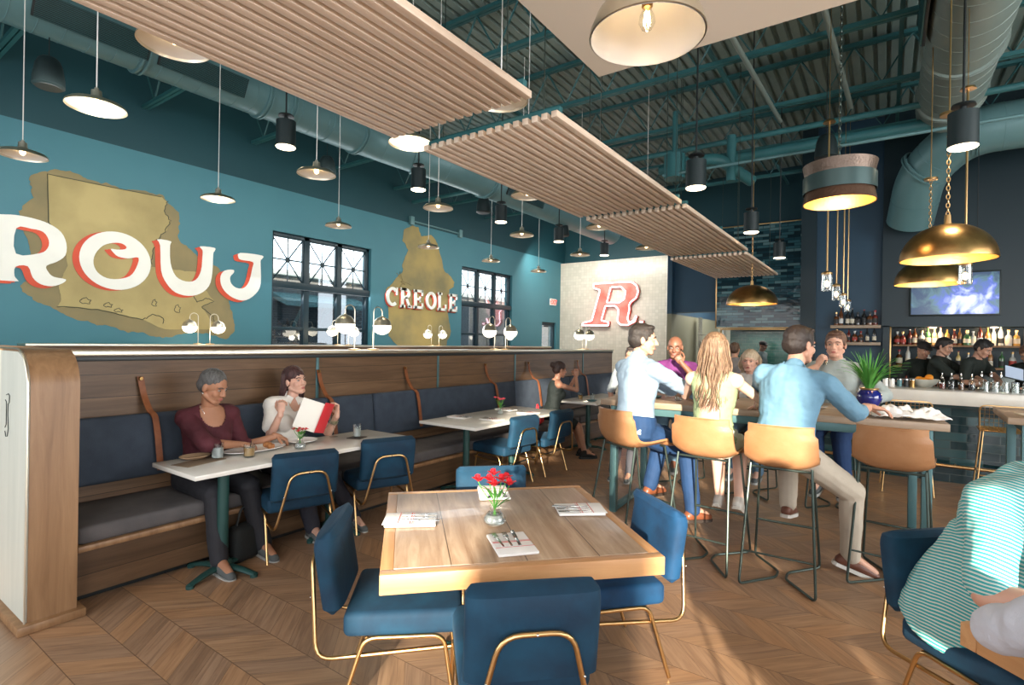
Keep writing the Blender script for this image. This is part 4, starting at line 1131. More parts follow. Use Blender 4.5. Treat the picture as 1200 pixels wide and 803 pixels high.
# ------------------------------------------------------------------ the bar
bar = thing('bar_counter', 'long bar counter with thick white top and glossy green tiled front', 'bar counter', (2.9, 8.4, 0))
G().box((-.1, 0.25, 0.47), (7.7, 0.65, 0.94)).build('tiled_front', 'tile_bar', bar)
G().box((-.1, 0.12, 1.03), (7.9, 0.92, 0.16), 0.006).build('countertop', 'quartz', bar)
g = G(); g.tube([(-3.9, -.22, .22), (3.7, -.22, .22)], .02, 10)
for k in range(6): g.tube([(-3.6 + k * 1.4, -.08, .22), (-3.6 + k * 1.4, -.22, .22)], .012, 8)
g.build('foot_rail', 'gold', bar)
bb_ = thing('back_bar', 'back bar shelves with lit bottle rows behind the bartenders', 'shelving', (2.9, 11.35, 0))
G().box((0, -0.1, .45), (5.6, .6, .9), .004).build('cabinet', 'nearblack', bb_)
G().box((0, -0.1, .915), (5.7, .64, .03), .004).build('cabinet_top', 'quartz', bb_)
for z_, nm in ((1.66, 'upper_shelf'), (1.30, 'lower_shelf')):
    G().box((0, .25, z_), (5.6, .32, .03), .003).build(nm, 'endwood', bb_)
for k in range(4):
    x_ = -2.25 + k * .78
    G().lathe([(0, 0), (.05, 0), (.05, .015), (0, .015)], (x_, .2, 1.96), 16).build('puck_light', 'downlight', bb_)
    light('shelf_glow', 'POINT', (2.9 + x_, 11.5, 1.90), 5, (1.0, .70, .38), radius=.04)
ps = thing('wall_shelf', 'two short oak shelves with bottles on the navy pier', 'shelf', (-.46, 11.48, 0))
for z_, nm in ((1.985, 'upper_board'), (1.68, 'lower_board')):
    G().box((0, 0, z_), (.76, .24, .055), .004).build(nm, 'baroak', ps)

tv = thing('television', 'wall mounted television showing a blurred blue white scene above the bottles', 'television', (.90, 11.40, 2.52))
G().box((0, 0, 0), (1.16, .06, .72), .006).build('casing', 'blackplastic', tv)
m = bpy.data.materials.new('lit_screen'); m.use_nodes = True
nt = m.node_tree; N = nt.nodes; L = nt.links; b = N['Principled BSDF']
tc = N.new('ShaderNodeTexCoord'); nz = N.new('ShaderNodeTexNoise'); nz.inputs['Scale'].default_value = 3.2; nz.inputs['Detail'].default_value = 7; nz.inputs['Distortion'].default_value = 1.4
L.new(tc.outputs['Object'], nz.inputs['Vector'])
gr = N.new('ShaderNodeVectorMath'); gr.operation = 'DISTANCE'; L.new(tc.outputs['Object'], gr.inputs[0]); gr.inputs[1].default_value = (.17, 0, -.16)
mr = N.new('ShaderNodeMapRange'); L.new(gr.outputs['Value'], mr.inputs[0]); mr.inputs[1].default_value = .05; mr.inputs[2].default_value = .5; mr.inputs[3].default_value = .20; mr.inputs[4].default_value = -.18
ad = N.new('ShaderNodeMath'); ad.operation = 'ADD'; L.new(nz.outputs[0], ad.inputs[0]); L.new(mr.outputs[0], ad.inputs[1])
cr = N.new('ShaderNodeValToRGB'); e = cr.color_ramp.elements
e[0].position = .30; e[0].color = (.01, .04, .10, 1); e[1].position = .78; e[1].color = (.75, .80, 1, 1)
for p_, c_ in ((.42, (.05, .13, .16)), (.52, (.05, .10, .45)), (.64, (.35, .42, .80))):
    q = e.new(p_); q.color = (*c_, 1)
L.new(ad.outputs[0], cr.inputs[0]); L.new(cr.outputs[0], b.inputs['Emission Color']); b.inputs['Emission Strength'].default_value = 1.0
b.inputs['Base Color'].default_value = (.01, .01, .01, 1); b.inputs['Roughness'].default_value = .2
G().box((0, -.032, 0), (1.12, .004, .67)).build('screen', m, tv)

# ------------------------------------------------------------------ pendant lamps
def cordline(g, z0, z1, r=0.0035): g.tube([(0, 0, z0), (0, 0, z1)], r, 6)
def small_pendant(label):
    t = thing('dish_pendant', label, 'pendant light')
    G().tube([(0, 0, .115), (0, 0, ZC - 3.17 + .01)], .004, 6).build('cord', 'white_enamel', t)
    G().lathe([(0, .125), (.012, .125), (.014, .11), (.030, .105), (.032, .07), (.038, .055)], (0, 0, 0), 24).build('socket_cap', 'nickel', t)
    G().lathe([(.038, .058), (.06, .046), (.11, .034), (.155, .018), (.172, .004), (.176, -.012), (.1745, -.012), (.170, .002)], (0, 0, 0), 40).build('shade', 'nickel', t)
    G().lathe([(.170, .001), (.150, .012), (.105, .028), (.055, .040), (.03, .05), (0, .052)], (0, 0, 0), 40).build('shade_lining', 'white_enamel', t)
    G().ell((0, 0, .022), (.022, .022, .028), 14, 10).build('bulb', 'bulb', t)
    return t
PG = 'small dish pendants in rows'
rows = {(-6.2, 1.37): 'dish pendant cut by the left edge, above the R of the mural',
 (-6.2, 3.04): 'dish pendant hanging in front of the J of the mural',
 (-6.2, 4.66): 'dish pendant hanging before the left window',
 (-6.27, 6.50): 'dish pendant hanging over the top of the small mural',
 (-6.27, 8.22): 'dish pendant above the right window frame',
 (-6.26, 9.93): 'dish pendant nearest the exit sign',
 (-4.45, 1.36): 'large looking dish pendant below the first black speaker',
 (-4.44, 3.08): 'dish pendant in front of the black speaker between mural and left window',
 (-4.33, 4.64): 'dish pendant left of the black cylinder lights over the middle booth',
 (-4.37, 6.46): 'dish pendant between two black cylinder lights past the small mural',
 (-4.45, 8.42): 'dish pendant just above the left corner of the tiled bay',
 (-3.14, 1.30): 'dish pendant half hidden by the edge of the nearest slat panel',
 (-3.10, 3.00): 'lit dish pendant at the far corner of the nearest slat panel',
 (-3.15, 4.75): 'dish pendant peeking past the left edge of the second slat panel',
 (-3.18, 6.55): 'dish pendant at the gap between second and third slat panels',
 (-3.21, 8.36): 'dish pendant under the left edge of the third slat panel',
 (-2.06, 2.78): 'dish pendant behind the gap of the first two slat panels'}
first = None
for (x, y), lb in rows.items():
    if first is None:
        first = small_pendant(lb); first.location = (x, y, 3.17); first['group'] = PG
    else:
        dup(first, lb, (x, y, 3.17), 0, PG)
for (x, y) in ((-3.10, 3.0), (-4.45, 1.36), (-6.2, 3.04)):
    light('pendant_glow', 'POINT', (x, y, 3.12), 2, (1, .85, .62), radius=.05)

def can_light(label, top_):
    t = thing('cylinder_downlight', label, 'ceiling light', group='black cylinder downlights')
    G().tube([(0, 0, 0), (0, 0, .25)], .092, 28, cap=True).build('housing', 'blackplastic', t)
    G().lathe([(0, -.002), (.076, -.002), (.086, -.012), (.092, -.004)], (0, 0, 0), 28).build('lens', 'downlight', t)
    G().tube([(0, 0, .25), (0, 0, .30)], .02, 10).lathe([(0, .315), (.07, .31), (.075, .295), (.0, .29)], (0, 0, 0), 24).tube([(0, 0, .31), (0, 0, top_)], .009, 6).build('stem', 'black', t)
    return t
cans = {(-4.89, 3.04): 'black cylinder downlight beside the spiral duct collar', (-4.83, 4.81): 'black cylinder downlight between dish pendants past the small mural top',
 (-5.0, 6.8): 'black cylinder downlight over the right window', (-5.03, 8.67): 'black cylinder downlight beside a black speaker near the exit sign',
 (-4.96, 10.49): 'black cylinder downlight over the neon letter',
 (-1.50, 5.15): 'black cylinder downlight right of the second slat panel', (-1.47, 7.54): 'black cylinder downlight in front of the tiled hood top',
 (-1.49, 9.94): 'smallest black cylinder downlight in front of the hood tiles', (.445, 5.13): 'black cylinder downlight under the large grey duct'}
first = None
for (x, y), lb in cans.items():
    zc_ = 3.5 if x < -3 else 3.1
    can_light(lb, ZC - zc_ if x < 0 else 4.67 - zc_).location = (x, y, zc_)
    light('downlight_beam', 'SPOT', (x, y, zc_ - .03), 22, (1, .82, .6), (x, y, 0), radius=.06, spot=R(70))

def speaker(label, top_=.52):
    t = thing('hanging_speaker', label, 'speaker', group='black bell shaped speakers')
    G().lathe([(0, 0), (.115, 0), (.135, .015), (.130, .11), (.112, .22), (.088, .28), (.06, .305), (0, .31)], (0, 0, 0), 28).build('cabinet', 'blackplastic', t)
    G().lathe([(0, -.004), (.112, -.004), (.115, .004)], (0, 0, 0), 28).build('grille', 'black', t)
    G().tube([(0, 0, .31), (0, 0, top_)], .005, 6).build('cable', 'black', t)
    return t
for (x, y, z), lb in {(-7.05, 1.75, 4.13): 'black bell shaped speaker at upper left under the spiral duct', (-7.13, 5.13, 4.13): 'black bell shaped speaker behind the dish pendant near the left window',
                      (-6.30, 8.0, 4.05): 'black bell shaped speaker above the small mural', (-6.2, 10.9, 4.1): 'black bell shaped speaker beside a cylinder light near the exit sign',
                      (-.66, 7.9, 4.02): 'black bell shaped speaker above the drum pendant'}.items():
    speaker(lb, {-7.05: .52, -7.13: .52, -6.30: .28, -6.2: .23, -.66: 1.75}[x]).location = (x, y, z)

def chain(t, z0, z1, m, r=.011, w_=.004):
    g = G(); z = z0; k = 0
    while z < z1:
        a = (k % 2) * pi / 2
        g.tube([(cos(a) * r * cos(q), sin(a) * r * cos(q), z + .017 + .02 * sin(q)) for q in [2 * pi * j / 10 for j in range(10)]], w_, 5, closed=True)
        z += .033; k += 1
    g.build('chain', m, t)
def dome_pendant(label, loc, s_=1.0):
    t = thing('brass_dome_pendant', label, 'pendant light', loc)
    pr = [(.375 * cos(a), .30 * sin(a) / s_ ** .5) for a in [pi / 2 * k / 14 for k in range(15)]]
    G().lathe([(r * s_ + .0, z * s_) for r, z in pr], (0, 0, 0), 48).build('dome', 'brass', t)
    G().lathe([(max(0, r * s_ - .006), z * s_ - .004) for r, z in pr], (0, 0, 0), 48).build('dome_lining', 'brass_in', t)
    G().lathe([(.378 * s_, -.004), (.378 * s_, .004), (.368 * s_, .004), (.368 * s_, -.004)], (0, 0, 0), 48).build('rim', 'brass', t)
    G().lathe([(0, .07), (.02, .07), (.025, 0), (0, 0)], (0, 0, .30 * s_ ** .5), 16).build('finial', 'gold', t)
    G().ell((0, 0, .14), (.035, .035, .05), 14, 10).build('bulb', 'bulb', t)
    chain(t, .33 * s_, 1.10, 'gold')
    G().tube([(0, 0, 1.1), (0, 0, (ZC if loc[0] < 0 else 4.83) - loc[2])], .006, 6).lathe([(.0, 1.12), (.06, 1.12), (.06, 1.10), (0, 1.10)], (0, 0, 0), 20).build('stem', 'gold', t)
    light('dome_glow', 'POINT', (loc[0], loc[1], loc[2] + .06), 7, (1, .75, .42), radius=.06)
    return t
dome_pendant('large brass dome pendant, nearest of the three over the bar side', (.374, 5.255, 2.29), .80)
dome_pendant('brass dome pendant just below and behind the largest one', (.366, 7.166, 2.29), .82)
dome_pendant('brass dome pendant hanging in front of the tiled hood', (-1.752, 9.121, 2.27))

dp = thing('drum_pendant', 'tiered drum pendant with hammered metal, grey and brown bands on a chain', 'pendant light', (-.303, 4.664, 2.68)); dp.scale = (.84, .84, .92)
def band(name, m, r0_, r1_, z0_, z1_):
    G().lathe([(r0_, z0_), (r1_, z1_), (r1_ - .006, z1_), (r0_ - .006, z0_), (r0_, z0_)], (0, 0, 0), 48).build(name, m, dp)
band('lower_band', mat('brown_hammered_band', (.10, .055, .035), .4, .6, bump=.3, bs=50), .285, .262, 0, .12)
band('middle_band', mat('grey_metal_band', (.05, .085, .085), .35, .5), .285, .285, .085, .215)
band('upper_band', mat('hammered_copper_band', (.13, .095, .075), .4, .7, bump=.5, bs=60), .262, .29, .19, .31)
G().lathe([(.276, .003), (.255, .118), (.25, .29), (0, .295)], (0, 0, 0), 40).build('gold_lining', 'brass_in', dp)
G().ell((0, 0, .12), (.06, .06, .05), 14, 10).build('bulb', 'bulb', dp)
chain(dp, .30, 1.9, 'rod')
G().tube([(0, 0, 1.9), (0, 0, 3.34)], .006, 6).build('stem', 'rod', dp)
light('drum_glow', 'POINT', (-.303, 4.664, 2.72), 5, (1, .78, .45), radius=.06)

nd = thing('nickel_dome_pendant', 'large nickel dome pendant with a bare glowing bulb under the cream soffit', 'pendant light', (-.80, 2.05, 2.83))
pr = [(.225, 0), (.222, .03), (.20, .085), (.16, .13), (.10, .165), (.05, .18), (.03, .19)]
G().lathe(pr, (0, 0, 0), 48).lathe([(.03, .19), (.032, .25), (.012, .26), (0, .26)], (0, 0, 0), 24).build('dome', 'nickel', nd)
G().lathe([(r - .004, z - .003) for r, z in pr], (0, 0, 0), 48).build('dome_lining', mat('satin_grey_lining', (.50, .48, .46), .35), nd)
G().lathe([(.225, -.002), (.229, 0), (.225, .004)], (0, 0, 0), 48).build('rim', 'nickel', nd)
G().tube([(0, 0, .26), (0, 0, .67)], .006, 8).build('stem', 'nickel', nd)
G().lathe([(.022, .17), (.022, .12), (.018, .115), (0, .115)], (0, 0, 0), 20).build('socket', 'brass', nd)
G().lathe([(.0, .025), (.02, .03), (.033, .055), (.03, .08), (.016, .11), (.015, .12)], (0, 0, 0), 20).build('bulb_glass', 'glass', nd)
g = G()
for a in range(4): g.tube([(.008 * cos(a * pi / 2), .008 * sin(a * pi / 2), .10), (.014 * cos(a * pi / 2), .014 * sin(a * pi / 2), .05)], .002, 5)
g.build('filament', mat('glowing_filament', (1, .8, .4), .5, emis=(1, .62, .25), es=60), nd)
light('bulb_glow', 'POINT', (-.80, 2.05, 2.89), .9, (1, .80, .55), radius=.02)

def jar_pendant(label, loc):
    t = thing('jar_pendant', label, 'pendant light', loc, group='glass jar pendants on brass rods')
    G().tube([(0, 0, .19), (0, 0, 1.75)], .009, 8).lathe([(0, 1.76), (.05, 1.76), (.06, 1.74), (0, 1.74)], (0, 0, 0), 20).tube([(0, 0, 1.76), (0, 0, 3.57)], .004, 5).build('rod', 'gold', t)
    G().lathe([(0, .205), (.02, .2), (.05, .185), (.052, .165), (0, .165)], (0, 0, 0), 24).build('lid', 'gold', t)
    G().lathe([(.05, .17), (.052, .0), (.048, -.005), (.046, .0), (.046, .17)], (0, 0, 0), 24).build('jar', 'glass', t)
    G().ell((0, 0, .07), (.022, .022, .035), 14, 10).build('bulb', 'bulb', t)
    return t
for (x, y), lb in {(-.511, 6.41): 'glass jar pendant nearest in the row before the navy pier', (-.512, 7.71): 'glass jar pendant second in the row before the navy pier',
               (-.516, 9.06): 'glass jar pendant third in the row before the navy pier', (-.523, 10.25): 'glass jar pendant last in the row, touching the pier bottles',
               (.572, 6.245): 'glass jar pendant in front of the brass domes and television', (1.56, 8.6): 'glass jar pendant at the right edge of the photo'}.items():
    jar_pendant(lb, (x, y, 2.19))
eb = thing('bare_bulb_pendant', 'small glowing bare bulb above the television', 'pendant light', (.98, 9.4, 2.92))
G().ell((0, 0, 0), (.035, .035, .045), 14, 10).build('bulb', 'bulb', eb)
G().tube([(0, 0, .04), (0, 0, 2.84)], .005, 6).build('cord', 'black', eb)

# ------------------------------------------------------------------ opal lamps on the dividers
def table_lamp(label, loc, side, arm=1):
    t = thing('opal_globe_lamp', label, 'lamp', loc, R(90) if side > 0 else R(-90), group='opal globe lamps on the dividers')
    G().lathe([(0, 0), (.062, 0), (.064, .012), (.012, .018), (0, .018)], (0, 0, 0), 28).build('lamp_base', 'gold', t)
    pts = [(0, 0, .015), (0, 0, .42)] + [(.062 - .062 * cos(a), 0, .42 + .062 * sin(a)) for a in [pi * k / 10 for k in range(1, 11)]] + [(.124, 0, .385)]
    G().tube(pts, .006, 8).build('stem', 'nickel', t)
    G().lathe([(0, .11), (.012, .11), (.02, .10), (.06, .083), (.09, .05), (.105, 0)], (.124, 0, .275), 28).build('metal_hood', 'nickel', t)
    G().lathe([(.103, 0), (.098, -.04), (.075, -.075), (.04, -.096), (0, -.105)], (.124, 0, .275), 28).build('opal_globe', 'globe', t)
    return t
for y, sd, lb in ((3.76, -1, 'left lamp of the pair before the left window, on the near divider'), (4.02, 1, 'right lamp of the pair before the left window, on the near divider'),
                  (6.28, -1, 'left lamp of the pair before the right window, on the near divider'), (6.56, 1, 'right lamp of the pair before the right window, on the near divider'),
                  (9.05, -1, 'left lamp of the pair before the neon sign, on the near divider'), (9.20, 1, 'right lamp of the pair before the neon sign, on the near divider')):
    table_lamp('globe lamp, ' + lb, (-4.70, y, 1.4925), sd)
for y, sd, lb in ((4.02, -1, 'left lamp of the pair before the large mural, on the far ledge'), (4.20, 1, 'right lamp of the pair before the large mural, on the far ledge'),
                  (6.60, -1, 'small left lamp at the left window, on the far ledge'), (6.86, 1, 'small right lamp at the left window, on the far ledge'),
                  (9.22, -1, 'small left lamp under the small mural, on the far ledge'), (9.48, 1, 'small right lamp under the small mural, on the far ledge'),
                  (12.3, 1, 'smallest lamp at the right window, on the far ledge')):
    table_lamp('globe lamp, ' + lb, (-8.75, y, 1.4925), sd)
for y, x in ((3.9, -4.7), (6.4, -4.7), (9.1, -4.7), (4.1, -8.8), (6.7, -8.8), (9.35, -8.8)):
    light('lamp_glow', 'POINT', (x, y, 1.64), 3.0, (1, .83, .6), radius=.08)

# ------------------------------------------------------------------ people
def remesh_obj(bm, voxel, smooth_it=3, disp=0.0, dfreq=8.0, seed=0, factor=0.5):
    me = bpy.data.meshes.new('t'); bm.to_mesh(me); bm.free()
    t = bpy.data.objects.new('t', me); COL.objects.link(t)
    m = t.modifiers.new('r', 'REMESH'); m.mode = 'VOXEL'; m.voxel_size = voxel; m.adaptivity = 0
    s_ = t.modifiers.new('s', 'SMOOTH'); s_.factor = factor; s_.iterations = smooth_it
    dg = bpy.context.evaluated_depsgraph_get()
    out = bpy.data.meshes.new_from_object(t.evaluated_get(dg), depsgraph=dg)
    bpy.data.objects.remove(t); bpy.data.meshes.remove(me)
    if disp:
        out.update()
        ns = [v.normal.copy() for v in out.vertices]
        for v, n_ in zip(out.vertices, ns):
            c = v.co
            q = NZ.noise(V((c.x * dfreq + seed, c.y * dfreq, c.z * dfreq * .7))) + .4 * NZ.noise(V((c.x * dfreq * 2.3, c.y * dfreq * 2.3 + seed, c.z * dfreq * 3)))
            v.co = c + n_ * q * disp
    out.polygons.foreach_set('use_smooth', [True] * len(out.polygons))
    return out

def add_mesh(bm, me):
    bm.from_mesh(me); bpy.data.meshes.remove(me)

def cone(g, a, b, ra, rb, seg=14):
    """tapered capsule from a to b"""
    a, b = V(a), V(b); d = b - a
    L_ = d.length
    if L_ < 1e-6:
        g.ell(a, (ra, ra, ra), 14, 10); return
    rot = d.to_track_quat('Z', 'Y').to_matrix()
    prof = [(max(.0005, ra * cos(t)), ra * sin(t)) for t in [-pi / 2 + pi / 2 * k / 5 for k in range(6)]]
    prof += [(ra + (rb - ra) * k / 4, L_ * k / 4) for k in range(1, 4)]
    prof += [(max(.0005, rb * cos(t)), L_ + rb * sin(t)) for t in [pi / 2 * k / 5 for k in range(6)]]
    g.lathe(prof, a, seg, rot=rot, cap=True)

def hand(palm0, dirv, normal, side, curl=0.5, s=1.0, spread=1.0, point=False):
    """palm from the wrist along dirv; normal points out of the back of the hand; side=+1 puts the thumb to the cross(dir, normal) side"""
    g = G()
    d = V(dirv).normalized(); n = V(normal); n = (n - d * n.dot(d)).normalized(); x = d.cross(n) * side
    P_ = V(palm0)
    B = MX((x, d, n)).transposed()
    g.ell(P_ + d * .045 * s, (.039 * s, .054 * s, .016 * s), 14, 10, rot=B)
    g.ell(P_ + d * .070 * s, (.040 * s, .026 * s, .0135 * s), 14, 10, rot=B)
    cone(g, P_ - d * .02 * s, P_ + d * .03 * s, .024 * s, .024 * s)
    lens = (.072, .080, .075, .058)
    for k in range(4):
        o = P_ + d * (.086 - .004 * abs(k - 1.2)) * s + x * (.031 - .0205 * k) * s * spread
        c = curl * (1 + .12 * k)
        if point and k == 0: c = .1
        a = 0.25 * c; p = o; rr = .0088 * s * (1 - .06 * abs(k - 1))
        fd = (d + x * (.10 - .07 * k) * spread).normalized()
        for j, fr in enumerate((.46, .30, .24)):
            a += c * (.55, .75, .6)[j]
            q = p + (fd * cos(a) - n * sin(a)) * lens[k] * fr * s
            cone(g, p, q, rr, rr * .9, 10); p = q; rr *= .9
    # thumb leaves the side of the palm near its base
    t0 = P_ + d * .022 * s + x * .026 * s - n * .004 * s
    t1 = t0 + (d * .55 + x * .75 - n * .35).normalized() * .040 * s
    t2 = t1 + (d * .90 + x * .30 - n * .45).normalized() * .032 * s
    t3 = t2 + (d * 1.0 - n * .55).normalized() * .024 * s
    cone(g, t0, t1, .0135 * s, .011 * s, 10); cone(g, t1, t2, .011 * s, .0095 * s, 10); cone(g, t2, t3, .0095 * s, .008 * s, 10)
    return remesh_obj(g.bm, .0030, 2)

def ik(a, b, l1, l2, pole):
    a, b = V(a), V(b); d = b - a; L_ = d.length
    if L_ > (l1 + l2) * .999:
        b = a + d.normalized() * (l1 + l2) * .999; d = b - a; L_ = d.length
    x = (l1 * l1 - l2 * l2 + L_ * L_) / (2 * L_)
    h = sqrt(max(0, l1 * l1 - x * x)); dn = d.normalized()
    p = V(pole); p = p - dn * p.dot(dn)
    if p.length < 1e-5: p = dn.orthogonal()
    return a + dn * x + p.normalized() * h, b

SKIN = {}
def skin(c):
    k = tuple(c)
    if k not in SKIN:
        SKIN[k] = mat('skin', c, .5, noise=tuple(q * .86 for q in c), ns=9, bump=.04, bs=140)
        SKIN[k].node_tree.nodes['Principled BSDF'].inputs['Subsurface Weight'].default_value = 0.06
    return SKIN[k]
lips_m = mat('lips', (.42, .13, .11), .45)
eye_w = mat('eye_white', (.40, .36, .33), .5)
iris_m = mat('iris', (.03, .018, .012), .2)

def person(label, pel, yaw, lean=0.1, side=0.0, s=1.0, skin_c=(.55, .32, .21), top='shirt', top_m=None, sleeve=1.0,
           legs='pants', leg_m=None, leg_len=1.0, hands=(None, None), hdir=(None, None), hnorm=(None, None), curl=(.5, .5),
           elbow=(None, None), feet=None, head_yaw=0.0, head_pitch=0.0, head_tilt=0.0, hair='short', hair_m=None, bulk=1.0,
           female=False, shoe_m=None, voxel=.008, knee=None, twist=0.0, cat='person', detail=True, seated=True, hem=-.10, collar=False,
           neckline=0.0, scoop=None, grow_top=0.0, hem_drop=0.0, sock_m=None, hair_len=.4, standing=False, shoulder=1.0, show_legs=True):
    """pel = pelvis centre (world), yaw = direction faced (angle from +X), hands/feet = world points"""
    pel = V(pel)
    root = thing('person', label, cat, (pel.x, pel.y, 0))
    o = V((pel.x, pel.y, 0)); P0 = pel - o
    f0 = V((cos(yaw), sin(yaw), 0)); up0 = V((0, 0, 1))
    u = (up0 * cos(lean) + f0 * sin(lean)); rgt0 = f0.cross(up0)
    u = (u * cos(side) + rgt0 * sin(side)).normalized()
    tf = MX.Rotation(twist, 3, u)
    f1 = tf @ (f0 - u * f0.dot(u)).normalized(); r1 = f1.cross(u).normalized()
    fp = (f0 - u * f0.dot(u)).normalized(); rp = fp.cross(u).normalized()
    def spine(t):                       # slightly curved back
        k = t / .5
        return P0 + u * t * s + f1 * s * (.018 * sin(k * pi) - .012)
    sw = (.150 if female else .175) * shoulder * s
    def torso(g, grow=0.0, t0=-.10, t1=.53):
        prof = [(-.10, .135, .100), (-.04, .168, .118), (.03, .172, .118), (.10, .150, .106), (.17, .140, .100), (.25, .150, .108), (.33, .165, .118), (.40, .172, .112), (.45, .158, .092), (.485, .112, .074), (.515, .070, .062), (.56, .055, .056)]
        if female: prof = [(t, w_ * (.97 if t < .1 else .84 if t > .12 else .9), d_ * .92) for t, w_, d_ in prof]
        rings = []
        for t, w_, d_ in prof:
            if t < t0 - .001 or t > t1 + .001: continue
            k = min(1, max(0, t / .4)); bl = bulk if t < .42 else 1 + (bulk - 1) * .3
            ff = (fp * (1 - k) + f1 * k).normalized(); rr = (rp * (1 - k) + r1 * k).normalized()
            c = spine(t) + ff * (bulk - 1) * .05 * (1 - abs(t - .12) * 2)
            rings.append([c + rr * cos(a) * (w_ * bl * s + grow) + ff * sin(a) * (d_ * bl * s + grow) for a in [2 * pi * j / 24 for j in range(24)]])
        g.loft(rings)
        if female:
            for sg_ in (-1, 1):
                g.ell(spine(.30) + f1 * .082 * s + r1 * sg_ * .062 * s, (.058 * s + grow, .058 * s + grow, .06 * s + grow))
        # shoulder yoke
        a_, b_ = sh(-1), sh(1)
        if grow > 0 and sleeve <= 0:      # sleeveless: the strap ends short of the shoulder joint
            a_, b_ = spine(.455).lerp(a_, .72), spine(.455).lerp(b_, .72)
            cone(g, spine(.455), a_, .060 * s + grow * .6, .050 * s + grow * .5); cone(g, spine(.455), b_, .060 * s + grow * .6, .050 * s + grow * .5)
        else:
            cone(g, spine(.455) , a_, .066 * s + grow, .056 * s + grow); cone(g, spine(.455), b_, .066 * s + grow, .056 * s + grow)
    def sh(sg_): return spine(.435) + r1 * sg_ * sw
    up_l, fo_l = .285 * s, .255 * s
    arms = []
    for i, sg_ in enumerate((-1, 1)):      # -1 = left? r1 points to the person's right
        tgt = hands[i]
        if tgt is None: tgt = sh(sg_) + o - u * .45 * s + f1 * .12 * s + r1 * sg_ * .05
        tgt = V(tgt) - o
        pole = V(elbow[i]) if elbow[i] is not None else (-u * 1.0 + r1 * sg_ * .6 - f1 * .3)
        e, wv = ik(sh(sg_), tgt, up_l, fo_l, pole)
        arms.append((sh(sg_), e, wv, sg_))
    th_l, sn_l = .42 * s, .42 * s
    if standing: feet = tuple(((pel.x + rp.x * sg_ * .11, pel.y + rp.y * sg_ * .11, .09), (f0.x, f0.y, 0)) for sg_ in (-1, 1))
    leg_j = []
    for i, sg_ in enumerate((-1, 1)):
        hp = P0 + rp * sg_ * .09 * s - u * .02
        if feet is None:
            ank = hp + f0 * .42 * s + V((0, 0, -.42 * s))
        else: ank = V(feet[i][0]) - o
        kn_p = V(knee[i]) if knee and knee[i] is not None else (f0 * 1.0 + V((0, 0, .5)))
        kj, ank = ik(hp, ank, th_l, sn_l, kn_p)
        fd = V(feet[i][1]).normalized() if feet is not None and len(feet[i]) > 1 else (f0 + V((0, 0, -.05))).normalized()
        leg_j.append((hp, kj, ank, fd, sg_))
    # --- head frame
    hc = spine(.50) + u * .155 * s + f1 * .030 * s
    hm = MX.Rotation(head_yaw, 3, 'Z') @ MX((f1.cross(V((0, 0, 1))).normalized(), V((f1.x, f1.y, 0)).normalized(), V((0, 0, 1)))).transposed()
    # local x right, y forward, z up ; pitch positive = looking down
    hm = hm @ MX.Rotation(-head_pitch, 3, 'X') @ MX.Rotation(head_tilt, 3, 'Y')
    HP = lambda x, y, z: hc + hm @ V((x * s, y * s, z * s))
    g = G()
    g.ell(HP(0, -.012, .030), (.074 * s, .094 * s, .084 * s), 24, 16, rot=hm)
    g.ell(HP(0, .022, -.035), (.058 * s, .066 * s, .078 * s), 20, 14, rot=hm)
    g.ell(HP(0, .060, -.092), (.026 * s, .022 * s, .020 * s), rot=hm)
    for sg_ in (-1, 1):
        g.ell(HP(sg_ * .034, .058, -.028), (.024 * s, .024 * s, .026 * s), rot=hm)
        cone(g, HP(sg_ * .050, .0, -.055), HP(sg_ * .020, .060, -.090), .022 * s, .018 * s)
        g.ell(HP(sg_ * .0745, -.006, -.008), (.009 * s, .019 * s, .031 * s), 12, 8, rot=hm)
    cone(g, HP(0, .083, .012), HP(0, .103, -.026), .0085 * s, .0125 * s)
    for sg_ in (-1, 1): g.ell(HP(sg_ * .011, .093, -.030), (.009 * s, .009 * s, .007 * s), rot=hm)
    g.ell(HP(0, .074, .024), (.048 * s, .015 * s, .010 * s), rot=hm)
    g.ell(HP(0, .080, -.060), (.024 * s, .012 * s, .012 * s), rot=hm)
    cone(g, spine(.47), HP(0, -.015, -.06), .056 * s * (.9 if female else 1), .050 * s * (.88 if female else 1))
    head_me = remesh_obj(g.bm, .0045 if detail else .008, 4)
    # --- body
    g = G()
    torso(g)
    for a_, e, wv, sg_ in arms:
        k = (.88 if female else 1.0) * (1 + (bulk - 1) * .6)
        cone(g, a_, e, .046 * s * k, .038 * s * k); cone(g, e, e + (wv - e) * .45, .038 * s * k, .036 * s * k); cone(g, e + (wv - e) * .4, wv, .036 * s * k, .025 * s * k)
    if show_legs:
        for hp, kj, ank, fd, sg_ in leg_j:
            k = 1 + (bulk - 1) * .5
            cone(g, hp, kj, .082 * s * k, .056 * s * k); cone(g, kj, kj + (ank - kj) * .35, .054 * s, .054 * s); cone(g, kj + (ank - kj) * .3, ank, .053 * s, .034 * s)
            cone(g, ank, ank + fd * .14 * s + V((0, 0, -.045 * s)), .034 * s, .026 * s)
    body = bmesh.new(); add_mesh(body, remesh_obj(g.bm, voxel, 4)); add_mesh(body, head_me)
    for i, (a_, e, wv, sg_) in enumerate(arms):
        fdv = (wv - e).normalized()
        dd = V(hdir[i]) if hdir[i] is not None else fdv
        nn = V(hnorm[i]) if hnorm[i] is not None else V((0, 0, 1))
        add_mesh(body, hand(wv, dd, nn, sg_ * -1, curl[i], s * (.92 if female else 1.0)))
    me = bpy.data.meshes.new('body'); body.to_mesh(me); body.free()
    me.polygons.foreach_set('use_smooth', [True] * len(me.polygons))
    bo = obj('body', me, skin(skin_c), root)
